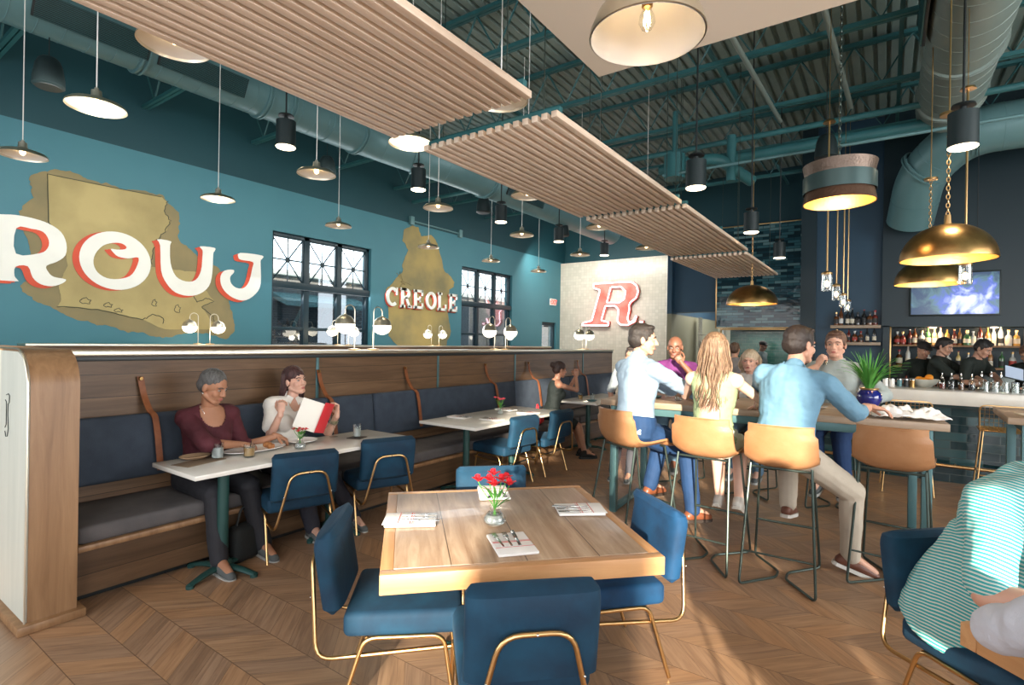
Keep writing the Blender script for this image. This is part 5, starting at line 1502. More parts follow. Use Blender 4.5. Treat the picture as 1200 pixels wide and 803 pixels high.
    # --- top
    if top:
        g = G(); gr = .011
        torso(g, gr + grow_top * .5, hem, .515 - neckline)
        if hem_drop:                  # loose shirt tail over the hips
            g.loft([[P0 + u * t * s + rp * cos(a) * (w_ * bulk * s + grow_top) + fp * sin(a) * (d_ * bulk * s + grow_top) for a in [2 * pi * j / 24 for j in range(24)]] for t, w_, d_ in ((-.10 - hem_drop * .3, .175, .15), (-.05, .185, .140), (.05, .178, .132), (.16, .155, .118), (.25, .152, .112))])
        for a_, e, wv, sg_ in arms:
            k = (.88 if female else 1.0) * (1 + (bulk - 1) * .6)
            if sleeve <= 0: continue
            q = min(1, sleeve * 2)
            cone(g, a_, a_ + (e - a_) * q, .053 * s * k + gr, (.050 - .006 * q) * s * k + gr * (1.5 if sleeve < .6 else 1))
            if sleeve > .5:
                q2 = (sleeve - .5) * 2
                cone(g, e, e + (wv - e) * q2, .044 * s * k + gr, (.044 - .012 * q2) * s * k + gr)
        if collar:
            cone(g, spine(.485), spine(.512) - f1 * .004, .064 * s, .060 * s)
        tme = remesh_obj(g.bm, voxel, 3, .011, 10, seed=pel.x * 7)
        if scoop:                     # open neck (or back): the cloth ends on a clean edge there
            bt = bmesh.new(); bt.from_mesh(tme)
            for (tt, fo, sd_, rx_, ry_) in scoop:
                c = spine(tt)
                kill = [v for v in bt.verts if (v.co - c).dot(f1) * fo > 0 and ((v.co - c).dot(r1) - sd_) ** 2 / rx_ ** 2 + ((v.co - c).dot(u)) ** 2 / ry_ ** 2 < 1]
                bmesh.ops.delete(bt, geom=kill, context='VERTS')
            bt.to_mesh(tme); bt.free()
        cl = obj('top', tme, top_m, root)
        if scoop:
            md = cl.modifiers.new('s', 'SOLIDIFY'); md.thickness = .004; md.offset = 1
        if collar:
            g = G()
            for sg_ in (-1, 1):
                a0 = spine(.532); 
                g.loft([[a0 + r1 * sg_ * (.060 * s) - f1 * .03 * s, a0 + r1 * sg_ * .072 * s - f1 * .03 * s - u * .035 * s, a0 + r1 * sg_ * .076 * s - f1 * .03 * s - u * .03 * s],
                        [a0 + r1 * sg_ * .045 * s + f1 * .045 * s, a0 + r1 * sg_ * .062 * s + f1 * .06 * s - u * .045 * s, a0 + r1 * sg_ * .068 * s + f1 * .062 * s - u * .04 * s],
                        [a0 + r1 * sg_ * .006 * s + f1 * .072 * s - u * .02 * s, a0 + r1 * sg_ * .035 * s + f1 * .088 * s - u * .075 * s, a0 + r1 * sg_ * .04 * s + f1 * .092 * s - u * .07 * s]])
            g.build('collar', top_m, root)
    if legs and show_legs:
        g = G(); gr = .010
        c = P0
        rings = []
        for t, w_, d_ in [(-.115, .12, .10), (-.06, .172, .125), (.02, .178, .125), (.09, .160, .115)]:
            b_ = 1 + (bulk - 1) * (.7 if bulk > 1.15 else 1.0) + .03
            rings.append([c + u * t * s + rp * cos(a) * (w_ * (.95 if female else 1) * b_ * s + gr) + fp * sin(a) * (d_ * b_ * s + gr) for a in [2 * pi * j / 20 for j in range(20)]])
        g.loft(rings)
        for hp, kj, ank, fd, sg_ in leg_j:
            k = 1 + (bulk - 1) * .5
            q = min(1, leg_len * 2)
            cone(g, hp, hp + (kj - hp) * q, .088 * s * k + gr, (.088 - .024 * q) * s * k + gr)
            if leg_len > .5:
                q2 = (leg_len - .5) * 2
                cone(g, kj, kj + (ank - kj) * q2, .062 * s + gr, (.062 - .014 * q2) * s + gr)
        obj('skirt' if legs == 'skirt' else 'trousers', remesh_obj(g.bm, voxel, 3, .006, 8, seed=3), leg_m, root)
    if shoe_m and show_legs:
        for hp, kj, ank, fd, sg_ in leg_j:
            g = G(); dn = V((0, 0, -1)); rs = fd.cross(V((0, 0, 1))).normalized(); nu = rs.cross(fd).normalized()
            heel = ank - nu * .050 * s - fd * .035 * s; toe = ank - nu * .062 * s + fd * .165 * s
            cone(g, heel, ank - nu * .045 * s + fd * .06 * s, .036 * s, .040 * s); cone(g, ank - nu * .045 * s + fd * .06 * s, toe, .040 * s, .030 * s)
            cone(g, ank - nu * .005, heel, .040 * s, .036 * s)
            sh_ = obj('shoe', remesh_obj(g.bm, .006, 3), shoe_m[0], root)
            g = G(); rings = []
            for q, w_ in ((-.075, .020), (-.06, .033), (0, .036), (.09, .042), (.15, .038), (.19, .022), (.197, .008)):
                c = ank + fd * q * s - nu * .092 * s
                rings.append([c + rs * a * w_ * s + nu * b_ * s for a, b_ in ((-1, 0), (1, 0), (1, .022), (-1, .022))])
            g.loft(rings).build('sole', shoe_m[1], sh_)
    if sock_m:
        for hp, kj, ank, fd, sg_ in leg_j:
            g = G(); cone(g, ank, ank + (kj - ank) * .28, .042 * s, .047 * s); g.build('sock', sock_m, root)
    # --- face
    if detail:
        for sg_ in (-1, 1):
            ey = G().ell(HP(sg_ * .030, .0755, .004), (.0125 * s, .009 * s, .0062 * s), 14, 10, rot=hm).build('eye', eye_w, root)
            G().ell(HP(sg_ * .030, .0828, .004), (.0055 * s, .003 * s, .0052 * s), 10, 8, rot=hm).build('iris', iris_m, ey)
            g = G(); g.tube([HP(sg_ * .014, .090, .024), HP(sg_ * .032, .088, .030), HP(sg_ * .050, .074, .023)], .0032 * s, 6)
            if hair_m: g.build('eyebrow', hair_m if hair != 'cap' else iris_m, root)
        g = G(); g.ell(HP(0, .0905, -.057), (.020 * s, .005 * s, .0042 * s), 12, 8, rot=hm); g.ell(HP(0, .0895, -.065), (.018 * s, .005 * s, .0052 * s), 12, 8, rot=hm)
        g.build('lips', lips_m, root)
    # --- hair
    if hair in ('short', 'curly', 'buzz', 'balding'):
        g = G(); ex_ = dict(short=.008, curly=.024, buzz=.005, balding=.004)[hair]
        if hair != 'balding':
            g.ell(HP(0, -.020, .046), ((.074 + ex_) * s, (.088 + ex_) * s, (.076 + ex_) * s), 24, 16, rot=hm)
        g.ell(HP(0, -.045, .002), ((.071 + ex_) * s, (.066 + ex_ * .8) * s, (.070 + ex_ * .5) * s), 20, 14, rot=hm)
        if hair == 'short':
            for sg_ in (-1, 1): g.ell(HP(sg_ * .071, .012, .022), (.010 * s, .022 * s, .034 * s), rot=hm)
            g.ell(HP(0, .035, .096), (.058 * s, .045 * s, .022 * s), rot=hm)
        obj('hair', remesh_obj(g.bm, .005, 2, .006 if hair == 'curly' else .003, 45, seed=1), hair_m, root)
    if hair == 'bun':
        g = G()
        g.ell(HP(0, -.022, .044), (.084 * s, .100 * s, .086 * s), 24, 16, rot=hm)
        g.ell(HP(0, -.055, .0), (.078 * s, .064 * s, .075 * s), rot=hm)
        g.ell(HP(0, -.125, .055), (.045 * s, .040 * s, .045 * s), rot=hm)
        obj('hair', remesh_obj(g.bm, .005, 2, .005, 40), hair_m, root)
    if hair == 'cap':
        g = G(); g.ell(HP(0, -.016, .052), (.083 * s, .100 * s, .072 * s), 24, 16, rot=hm); g.ell(HP(0, .095, .045), (.055 * s, .055 * s, .010 * s), rot=hm)
        obj('cap', remesh_obj(g.bm, .006, 2), hair_m, root)
    if hair == 'long':
        g = G()
        g.ell(HP(0, -.020, .046), (.084 * s, .100 * s, .086 * s), 24, 16, rot=hm)
        g.ell(HP(0, -.055, -.01), (.080 * s, .062 * s, .085 * s), 20, 14, rot=hm)
        cap_me = remesh_obj(g.bm, .005, 2, .003, 60)
        g = G(); g.bm.from_mesh(cap_me); bpy.data.meshes.remove(cap_me)
        rnd = random.Random(int(pel.y * 100))
        n_ = 170
        for k in range(n_):
            a = pi * (0.0 + 1.0 * k / (n_ - 1)) + rnd.uniform(-.03, .03)
            rx, ry = .072 + rnd.uniform(-.02, .014), .080 + rnd.uniform(-.035, .018)
            x0, y0 = cos(a) * rx, -.015 - sin(a) * ry
            ln = hair_len * (.75 + .25 * sin(a)) * rnd.uniform(.82, 1.05)
            ph = rnd.uniform(0, 2.2) + a * 2.5; amp = .016
            pts = []
            for j in range(13):
                q = j / 12
                spread_ = 1 + .55 * sin(min(1, q * 1.6) * pi / 2) * (1 - .45 * q)
                zz = .07 - q * ln
                base = V((x0 * spread_ + amp * sin(q * 11 + ph) * q, y0 * (1 + .15 * q) - .012 * q + amp * cos(q * 10 + ph) * q, zz))
                # the hair falls with gravity below the jaw
                wpt = HP(base.x, base.y, .07 - min(q * ln, .13))
                rest = max(0, q * ln - .13)
                wpt = wpt - V((0, 0, rest * s)) - f1 * rest * .16
                pts.append(wpt)
            rr = rnd.uniform(.005, .010) * s
            g.tube(pts, lambda q, rr=rr: rr * (1 - .75 * q ** 3), 6, flat=.6)
        g.build('hair', hair_m, root)
    if hair == 'beardman':
        pass
    return root, HP

def cloth(c, rough=.8, ns=5, f=.82, **k): return mat('fabric', c, rough, noise=tuple(q * f for q in c), ns=ns, bump=.15, bs=90, **k)
def hairm(c, c2=None): return mat('hair_strands', c, .5, noise=c2 or tuple(q * .55 for q in c), ns=14, stretch=(6, 6, .8), bump=.5, bs=70)
shoe_brown = (cloth((.13, .045, .025), .5), mat('white_rubber_sole', (.6, .58, .54), .6))
shoe_tan = (mat('cognac_leather_shoe', (.17, .055, .025), .35), mat('dark_sole', (.03, .02, .015), .6))
shoe_grey = (cloth((.10, .11, .11)), mat('grey_sole', (.4, .4, .38), .6))
jeans = cloth((.016, .050, .145), f=.7)
jeans_pale = cloth((.12, .22, .31), f=.8)
# 1 maroon sweater
_, HP = person('woman with short grey hair in a maroon sweater eating at the booth table', (-4.25, 2.00, .565), R(-2), lean=.20, s=1.05,
       skin_c=(.42, .20, .115), top_m=cloth((.085, .014, .022), f=.6), sleeve=.58, leg_m=cloth((.02, .02, .025)), hands=((-4.02, 2.46, .815), (-3.97, 2.14, .800)),
       hdir=((.5, .65, -.35), (.45, .85, -.15)), hnorm=((.1, .1, 1), (.2, -.1, 1)), curl=(.9, .7), elbow=((.2, .6, -.6), (.9, -.7, -.4)), head_yaw=R(28), head_pitch=R(22), scoop=((.475, 1, 0, .085, .085),),
       hair='buzz', hair_m=hairm((.13, .125, .12), (.055, .052, .05)), female=True, bulk=1.10, voxel=.007, feet=(((-3.75, 2.20, .09),), ((-3.70, 1.86, .09),)), neckline=.045, shoulder=1.0, shoe_m=shoe_grey)
# 2 white blouse with the menu
_, HP2 = person('woman with dark hair in a white blouse leaning back and holding a red menu', (-4.26, 2.66, .56), R(-8), lean=-.04, side=-.16, s=1.04, skin_c=(.66, .38, .28),
       top_m=cloth((.78, .74, .68), f=.92), sleeve=.34, leg_m=cloth((.02, .02, .03)), hands=((-3.93, 2.97, .945), (-4.00, 2.48, 1.000)), hdir=((-.25, .25, .9), (.02, .05, 1)), hnorm=((.3, .9, 0), (.5, -.9, .2)),
       curl=(1.0, 1.1), elbow=((.3, .5, -1), (.6, -.4, -1)), head_yaw=R(14), head_pitch=R(-4), head_tilt=R(6), scoop=((.50, 1, 0, .05, .10),), hair='long', hair_len=.36, hair_m=hairm((.075, .026, .024), (.025, .009, .009)), female=True, voxel=.007,
       feet=(((-3.72, 3.0, .09),), ((-3.75, 2.62, .09),)), collar=True, neckline=.02, shoe_m=shoe_grey)
# 3 black dress
person('woman in a sleeveless black dress with hands clasped at her mouth', (-4.08, 6.90, .56), R(48), lean=.16, s=1.0, skin_c=(.40, .20, .13),
       top_m=cloth((.006, .011, .010)), sleeve=0, legs='skirt', leg_m=cloth((.006, .011, .010)), leg_len=.42, hands=((-3.86, 7.26, 1.13), (-3.83, 7.19, 1.10)), hdir=((-.1, -.1, 1), (-.1, .1, 1)),
       hnorm=((-.5, .8, 0), (.6, -.8, 0)), curl=(1.3, 1.2), elbow=((.1, .6, -1), (.8, -.2, -1)), head_pitch=R(8), head_yaw=R(4), hair='bun', hair_m=hairm((.045, .022, .018)), female=True,
       feet=(((-3.55, 6.86, .09),), ((-3.42, 6.70, .09),)), shoe_m=(cloth((.01, .01, .01)), M['black']), neckline=.03)
# 4 light blue shirt
person('man with dark hair in a light blue shirt on the left leather bar stool', (-1.74, 4.30, .905), R(62), lean=.10, s=1.13, skin_c=(.52, .29, .20),
       top_m=cloth((.25, .34, .44), f=.9), sleeve=.80, leg_m=cloth((.009, .040, .115), f=.75), hands=((-1.40, 4.86, 1.115), (-1.22, 4.72, 1.11)), hdir=((.6, .7, 0), (.3, .9, 0)), curl=(.9, .8), elbow=((-.6, .1, -.7), (.8, -.5, -.5)),
       head_yaw=R(-38), head_pitch=R(3), hair='short', hair_m=hairm((.030, .022, .018)), voxel=.007, feet=(((-1.74, 4.72, .33), (.3, .9, -.05)), ((-1.30, 4.52, .24), (.5, .9, -.1))), shoe_m=shoe_tan,
       sock_m=stripes('striped_sock', (.07, .13, .28), (.6, .68, .72), .022), collar=True, hem=-.04, bulk=1.04)
# 5 purple shirt
person('bald man in a purple shirt with a hand at his chin across the communal table', (-2.02, 6.22, .88), R(-72), lean=.16, s=1.08, skin_c=(.20, .085, .05),
       top_m=cloth((.13, .02, .12), f=.7), sleeve=.45, leg_m=jeans_pale, hands=((-1.83, 5.88, 1.40), (-1.98, 5.70, 1.11)), hdir=((-.45, -.2, .75), (.7, -.7, 0)), hnorm=((.2, -.9, .3), (0, 0, 1)), curl=(1.3, .6),
       elbow=((.8, -.4, -1), (-.8, .2, -.4)), head_pitch=R(10), head_yaw=R(-6), hair='balding', hair_m=hairm((.02, .016, .014)), feet=(((-1.9, 5.86, .33),), ((-2.1, 5.86, .33),)), shoe_m=shoe_grey, collar=True, bulk=1.05)
# 6 long wavy hair
_, HP6 = person('woman with long wavy light brown hair in a pale green top, seen from behind', (-1.09, 4.28, .87), R(90), lean=.05, s=1.07, skin_c=(.68, .42, .31),
       top_m=cloth((.25, .31, .17), f=.9), sleeve=0, legs='skirt', leg_m=cloth((.50, .52, .42)), leg_len=.48, hands=((-1.30, 4.78, 1.11), (-.86, 4.76, 1.11)), curl=(.6, .6), elbow=((-1, -.2, -.4), (1, -.2, -.4)),
       head_yaw=R(4), head_pitch=R(2), hair='long', hair_len=.50, hair_m=hairm((.27, .165, .095), (.085, .045, .025)), female=True, voxel=.007, scoop=((.17, -1, 0, .075, .14),),
       feet=(((-1.12, 4.66, .34), (0, 1, -.5)), ((-.96, 4.62, .36), (0, 1, -.5))), shoe_m=(cloth((.62, .58, .52)), mat('pale_wedge', (.55, .50, .43), .6)), detail=False)
# 7 blonde across
person('woman with shoulder length pale blonde hair facing the camera across the communal table', (-1.19, 6.26, .80), R(-92), lean=.12, s=.99, skin_c=(.66, .38, .28),
       top_m=cloth((.55, .53, .50)), sleeve=.9, leg_m=jeans_pale, hands=((-1.0, 5.78, 1.10), (-1.36, 5.8, 1.10)), curl=(.7, .7), head_pitch=R(4), hair='long', hair_len=.30, hair_m=hairm((.62, .50, .36), (.38, .28, .18)), female=True,
       feet=(((-1.05, 5.9, .33),), ((-1.3, 5.9, .33),)), shoe_m=shoe_grey)
# 8 blue shirt reaching
person('man in a bright blue shirt and beige trousers reaching across the table', (-.60, 4.24, .895), R(80), lean=.14, side=.10, s=1.12, skin_c=(.58, .31, .21),
       top_m=cloth((.13, .26, .36), f=.85), sleeve=.66, leg_m=cloth((.46, .40, .32), f=.88), hands=((-.86, 4.86, 1.12), (-.10, 4.70, 1.17)), hdir=((.5, .8, 0), (.93, .32, -.1)), hnorm=((0, 0, 1), (0, 0, 1)), curl=(.7, .45),
       elbow=((-1, .2, -.5), (.2, -.6, -.6)), head_yaw=R(-30), head_pitch=R(6), hair='short', hair_m=hairm((.030, .018, .014)), voxel=.007, shoulder=1.06,
       feet=(((-.62, 4.74, .36), (.1, 1, -.15)), ((-.19, 4.50, .13), (.85, .25, -.30))), knee=(None, (1.2, .6, .5)), shoe_m=shoe_brown, bulk=1.10, collar=True, hem=-.04)
# 9 grey shirt drinking
_, HP9 = person('man with short reddish hair in a grey shirt lifting a glass to his mouth', (-.40, 6.24, .90), R(-96), lean=.08, s=1.12, skin_c=(.62, .35, .25),
       top_m=cloth((.36, .41, .40), f=.9), sleeve=.80, leg_m=jeans, hands=((-.16, 5.86, 1.11), (-.55, 6.02, 1.42)), hdir=((-.8, -.5, 0), (.35, -.10, .75)), hnorm=((0, 0, 1), (-.7, -.7, .2)), curl=(.6, 1.2),
       elbow=((.8, .1, -.5), (-.9, -.3, -.6)), head_pitch=R(2), hair='short', hair_m=hairm((.15, .075, .045), (.09, .045, .03)), feet=(((-.30, 5.86, .33),), ((-.52, 5.86, .33),)), shoe_m=shoe_grey, collar=True, bulk=1.05)
# bartenders
blk = cloth((.010, .016, .013)); bskin = (.46, .25, .17)
person('bartender in a black shirt and flat cap at the left of the bar', (.40, 9.75, .97), R(-60), lean=.12, s=.96, skin_c=bskin, top_m=blk, sleeve=.45, leg_m=blk, standing=True, hands=((.62, 9.42, 1.14), (.30, 9.42, 1.12)), head_pitch=R(22), hair='cap', hair_m=mat('dark_cap', (.015, .013, .013), .8), voxel=.010)
person('bearded bartender in a black shirt turned right, pouring behind the fruit bowl', (.56, 9.50, 1.0), R(-20), lean=.14, s=.99, skin_c=bskin, top_m=blk, sleeve=.42, leg_m=blk, standing=True, hands=((1.02, 9.24, 1.22), (.98, 9.16, 1.20)), head_pitch=R(20), head_yaw=R(-10), hair='short', hair_m=hairm((.02, .014, .012)), voxel=.010)
person('bartender in a black shirt bending over the glasses at the bar', (.86, 9.45, 1.02), R(-35), lean=.34, s=.98, skin_c=bskin, top_m=blk, sleeve=.40, leg_m=blk, standing=True, hands=((1.22, 9.02, 1.16), (1.05, 8.96, 1.14)), head_pitch=R(30), hair='short', hair_m=hairm((.015, .012, .012)), voxel=.010)
person('bartender at the right edge bending down in a black shirt', (1.60, 9.55, .97), R(-120), lean=.36, s=.97, skin_c=bskin, top_m=blk, sleeve=.42, leg_m=blk, standing=True, hands=((1.40, 9.10, 1.12), (1.6, 9.10, 1.12)), head_pitch=R(30), hair='short', hair_m=hairm((.16, .08, .05)), voxel=.010)
# kitchen people
person('cook in a black cap working under the tiled hood', (-2.60, 14.55, .97), R(-20), lean=.12, s=1.0, skin_c=(.30, .16, .11), top_m=cloth((.10, .13, .13)), sleeve=.45, leg_m=blk, standing=True, head_pitch=R(14), hair='cap', hair_m=mat('black_cap', (.012, .012, .014), .8), voxel=.012, detail=False)
person('standing guest in a grey shirt between the long haired woman and the kitchen', (-2.12, 9.7, .90), R(100), lean=.03, s=.98, skin_c=bskin, top_m=cloth((.17, .16, .16)), sleeve=.45, leg_m=cloth((.03, .03, .04)), feet=(((-2.2, 9.75, .09),), ((-2.0, 9.75, .09),)), head_yaw=R(-20), hair='short', hair_m=hairm((.09, .05, .03)), voxel=.012, detail=False, shoe_m=shoe_grey)
person('white haired guest beyond the long haired woman', (-2.45, 9.9, .86), R(80), lean=.03, s=.96, skin_c=(.6, .36, .27), top_m=cloth((.30, .29, .27)), sleeve=.45, leg_m=cloth((.05, .05, .06)), feet=(((-2.52, 9.95, .09),), ((-2.36, 9.95, .09),)), hair='short', hair_m=hairm((.55, .50, .42)), voxel=.012, detail=False, shoe_m=shoe_grey)
person('guest in a pale grey shirt half hidden behind the man in the light blue shirt', (-2.55, 6.25, .84), R(-80), lean=.1, s=.95, skin_c=bskin, top_m=cloth((.42, .47, .50)), sleeve=.45, leg_m=cloth((.05, .05, .06)), feet=(((-2.45, 5.95, .09),), ((-2.65, 5.95, .09),)), hair='short', hair_m=hairm((.05, .035, .03)), voxel=.012, detail=False, shoe_m=shoe_grey)
# striped shirt man
person('man in a turquoise and white striped shirt and jeans at the right edge', (.33, 2.92, .58), R(-38), lean=.40, side=.05, s=1.16, skin_c=(.60, .34, .25),
       top_m=stripes('turquoise_striped_jersey', (.50, .58, .55), (.025, .33, .34), .0125, .56, rot=(R(20), R(-14), 0)), sleeve=.44, leg_m=jeans, hands=((.95, 2.55, .80), (.57, 2.30, .80)), hdir=((.7, -.4, 0), (.85, -.3, 0)), curl=(.6, .6),
       elbow=((.4, .8, -.5), (-.7, -.5, -1)), head_yaw=R(-8), head_pitch=R(14), hair='short', hair_m=hairm((.25, .20, .16)), bulk=1.20, voxel=.008, feet=(((1.05, 2.80, .09),), ((.85, 2.45, .09),)), shoe_m=shoe_grey, hem=-.10, shoulder=1.12, grow_top=.022, hem_drop=.10)
# white sleeve
person('person in a white long sleeved shirt at the lower right corner', (.475, 1.49, .54), R(60), lean=.20, s=1.10, skin_c=(.6, .36, .27), top_m=cloth((.55, .57, .64), f=.94), sleeve=.97, leg_m=jeans,
       hands=((.46, 2.10, .79), (.95, 1.92, .80)), elbow=((-1.0, .30, -.35), (.8, 0, -.5)), curl=(.6, .6), head_pitch=R(10), hair='short', hair_m=hairm((.1, .06, .04)), voxel=.008, grow_top=.01, feet=(((.9, 2.0, .09),), ((1.05, 1.9, .09),)), shoe_m=shoe_grey, bulk=1.05)
dup(ch, 'navy velvet chair under the person in the white shirt, mostly outside the frame', (.42, 1.48, 0), face(.5, .87), CG)

# ------------------------------------------------------------------ things on the tables
def fork(parent, mtx):
    g = G()
    g.box((0, -.045, 0), (.010, .11, .0022), .001)
    g.box((0, .018, 0), (.022, .022, .002), .001)
    for k in range(4): g.box((-.0085 + k * .0057, .045, 0), (.003, .04, .0018))
    o = g.build('fork', 'steel', parent); o.matrix_local = mtx; return o
def knife(parent, mtx):
    g = G(); g.box((0, -.04, 0), (.013, .09, .004), .0015); g.box((0, .05, 0), (.017, .10, .0014), .0006)
    o = g.build('knife', 'steel', parent); o.matrix_local = mtx; return o
def setting(label, c, rz, h, w_=.17, l_=.235, cut=True, grp='folded napkins with cutlery'):
    t = thing('folded_napkin', label, 'napkin', (c[0], c[1], h), rz, grp)
    g = G()
    g.box((0, 0, .007), (w_, l_, .012), .005, 3)
    for v in g.bm.verts:
        v.co.z += .003 * NZ.noise(V((v.co.x * 20, v.co.y * 20, c[0]))) if v.co.z > .004 else 0
    g.build('cloth', 'napkin', t)
    G().box((0, -.012, .0145), (w_ * .96, l_ * .60, .004), .002).build('pocket', 'napkin', t, loc=(0, -l_ * .19, 0))
    g = G()
    for dy, ww in ((0.0, .004), (.010, .002), (-.055, .003)): g.box((0, l_ * .045 + dy - .012, .0171), (w_ * .965, ww, .0006))
    g.build('red_stripe', 'redstripe', t)
    if cut:
        fork(t, MX.Translation((-w_ * .30, .052, .0165)) @ MX.Rotation(R(3), 4, 'Z'))
        fork(t, MX.Translation((-w_ * .05, .052, .0165)) @ MX.Rotation(R(-2), 4, 'Z'))
        knife(t, MX.Translation((w_ * .17, .035, .0165)) @ MX.Rotation(R(-4), 4, 'Z'))
    return t
T = .742
setting('folded white napkin with cutlery at the near side of the square table', (-1.285, 1.862), R(46 + 4), T)
setting('folded white napkin with red stripes at the left side of the square table', (-1.835, 1.818), R(-50), T)
setting('folded white napkin with red stripes at the right side of the square table', (-1.278, 2.455), R(130), T)
setting('folded white napkin behind the red flowers at the far side of the square table', (-1.805, 2.425), R(222), T)
T2 = .742
setting('folded napkin at the near wall side of the middle booth table', (-3.93, 4.62), R(-85), T2)
setting('folded napkin in front of the pink flowers on the middle booth table', (-3.55, 4.72), R(88), T2)
setting('folded napkin past the pink flowers, wall side of the middle booth table', (-3.93, 5.52), R(-92), T2)
setting('folded napkin past the pink flowers, aisle side of the middle booth table', (-3.55, 5.45), R(86), T2)

def flowers(label, loc, m_pet, vase_h=.085, vr=.045, nfl=5, fs=1.0, hgt=.19, clear='bulb'):
    t = thing('flower_vase', label, 'vase', loc)
    if clear == 'bulb':
        prof = [(0, 0), (vr * .7, 0), (vr, .012), (vr * 1.02, .028), (vr * .75, .05), (vr * .42, .066), (vr * .55, vase_h)]
    else:
        prof = [(0, 0), (vr, 0), (vr * 1.02, vase_h)]
    G().lathe(prof, (0, 0, 0), 28).build('glass_vase', 'glass', t)
    G().lathe([(0, .004), (vr * .66, .004), (vr * .93, .014), (vr * .94, .028), (vr * .70, .046), (0, .046)], (0, 0, 0), 24).build('water', 'water', t)
    rnd = random.Random(int(loc[1] * 100))
    st_, lf = G(), G()
    for k in range(nfl):
        a = k * 2.4 + .4; rr = .028 * fs * sqrt(k + .6)
        top = V((rr * cos(a) * 1.1, rr * sin(a), hgt * (1 - .12 * rnd.random())))
        st_.tube([(-cos(a) * .012, -sin(a) * .012, .01), (0, 0, vase_h * .9), top * .75 + V((0, 0, .01)), top], .0022, 5, fillet=.03)
        g = G()
        for p in range(6):
            b_ = p * pi / 3 + rnd.random() * .4; d_ = V((cos(b_), sin(b_), 0)); tl = .34 + .25 * (p % 2)
            rings = []
            for q, ww in ((0, .002), (.3, .008), (.65, .0115), (.9, .007), (1, .0015)):
                c = top + d_ * (.030 * q * fs * (.75 + tl * .5)) + V((0, 0, fs * (.028 * q * (1.25 - .75 * q * tl * 2))))
                s_ = V((-d_.y, d_.x, 0)) * ww * fs
                rings.append([c - s_ + V((0, 0, .002)), c, c + s_ + V((0, 0, .002)), c + V((0, 0, .0022))])
            g.loft(rings)
        for p in range(5):
            g.tube([top, top + V((.008 * cos(p * 1.25), .008 * sin(p * 1.25), .03 * fs))], .0008, 4)
        g.build('flower', m_pet, t)
    for k in range(9):
        a = k * 1.9 + .9; d_ = V((cos(a), sin(a), 0)); h0 = vase_h * .9 + .03 * (k % 3); rings = []
        for q, ww in ((0, .001), (.3, .007), (.6, .008), (1, .0008)):
            c = d_ * (.008 + .055 * fs * q) + V((0, 0, h0 + .055 * fs * q * (1 - .35 * q)))
            s_ = V((-d_.y, d_.x, 0)) * ww
            rings.append([c - s_, c + V((0, 0, -.001)), c + s_, c + V((0, 0, .0015))])
        lf.loft(rings)
    st_.build('stems', 'leaf', t); lf.build('foliage', 'leaf', t)
    return t
flowers('clear glass vase of red alstroemeria on the square foreground table', (-1.505, 2.035, T), 'red_petal', .085, .052, 7, 1.25, .205)
flowers('small glass vase of red flowers on the table between the two women', (-3.76, 2.50, .74), 'red_petal', .085, .042, 5, .8, .15)
pink = mat('pink_petal', (.75, .10, .16), .5, noise=(.6, .05, .09), ns=30)
flowers('small glass vase of pink flowers on the middle booth table', (-3.76, 5.16, .74), pink, .085, .035, 5, .95, .19, 'straight')

def tumbler(label, loc, liquid='water', r=.037, h=.095, fill=.7, ice=True, straw=False, name='drinking_glass'):
    t = thing(name, label, 'glass', loc)
    G().lathe([(0, 0), (r * .9, 0), (r * .93, .004), (r, h), (r - .003, h), (r * .90 - .002, .010), (0, .010)], (0, 0, 0), 24).build('glass_body', 'glass', t)
    G().lathe([(0, .011), (r * .88, .011), (r * .93, h * fill), (0, h * fill)], (0, 0, 0), 20).build('drink', liquid, t)
    if ice:
        g = G()
        for k in range(5):
            g.box((r * .45 * cos(k * 2.1), r * .45 * sin(k * 2.1), h * (fill - .10 - .12 * (k % 3))), (.018, .018, .018), .003, rot=MX.Rotation(k * .8, 3, 'X') @ MX.Rotation(k * 1.3, 3, 'Z'))
        g.build('ice', 'glass', t)
    if straw: G().tube([(-.01, 0, .015), (.02, .005, h + .03)], .0025, 6).build('straw', 'black', t)
    return t
def coaster(label, loc, rz, m='coaster_m', sz=.10):
    return tag(G().box((0, 0, .003), (sz, sz, .005), .001).build('coaster', mat('dark_coaster', (.05, .04, .035), .8), loc=loc, rotz=rz), label, 'coaster')
tumbler('glass of iced water nearest the table corner by the maroon sweater', (-3.885, 1.93, .740), h=.115, r=.040)
tumbler('short glass with an amber drink and black straw beside the plates', (-3.775, 2.10, .740), 'amber', r=.040, h=.09, fill=.75, straw=True)
coaster('dark square coaster beneath the water glass at the far end of the women\'s table', (-3.80, 3.085, .7405), R(20), sz=.13)
tumbler('glass of iced water on a dark coaster at the far end of the women\'s table', (-3.80, 3.085, .746), h=.115, r=.036)
wg = thing('wine_glass', 'stemmed glass of white wine on the women\'s table', 'glass', (-3.99, 2.985, .74))
G().lathe([(0, 0), (.036, 0), (.034, .003), (.005, .006), (.004, .085), (.012, .095), (.034, .115), (.044, .145), (.043, .165), (.033, .205), (.0315, .205), (.041, .165), (.041, .145), (.03, .117), (0, .10)], (0, 0, 0), 28).build('bowl', 'glass', wg)
G().lathe([(0, .101), (.030, .118), (.0405, .143), (0, .144)], (0, 0, 0), 24).build('wine', mat('white_wine', (.80, .70, .42), .05, trans=.6, ior=1.34), wg)
def plate(label, loc, rx=.13, ry=None, food=False, m='porcelain'):
    t = thing('plate', label, 'plate', loc)
    o = G().lathe([(0, .002), (.6, .003), (.72, .006), (1.0, .020), (1.0, .024), (.74, .011), (.6, .008), (0, .007)], (0, 0, 0), 40).build('dish', m, t)
    o.scale = (rx, ry or rx, 1)
    return t
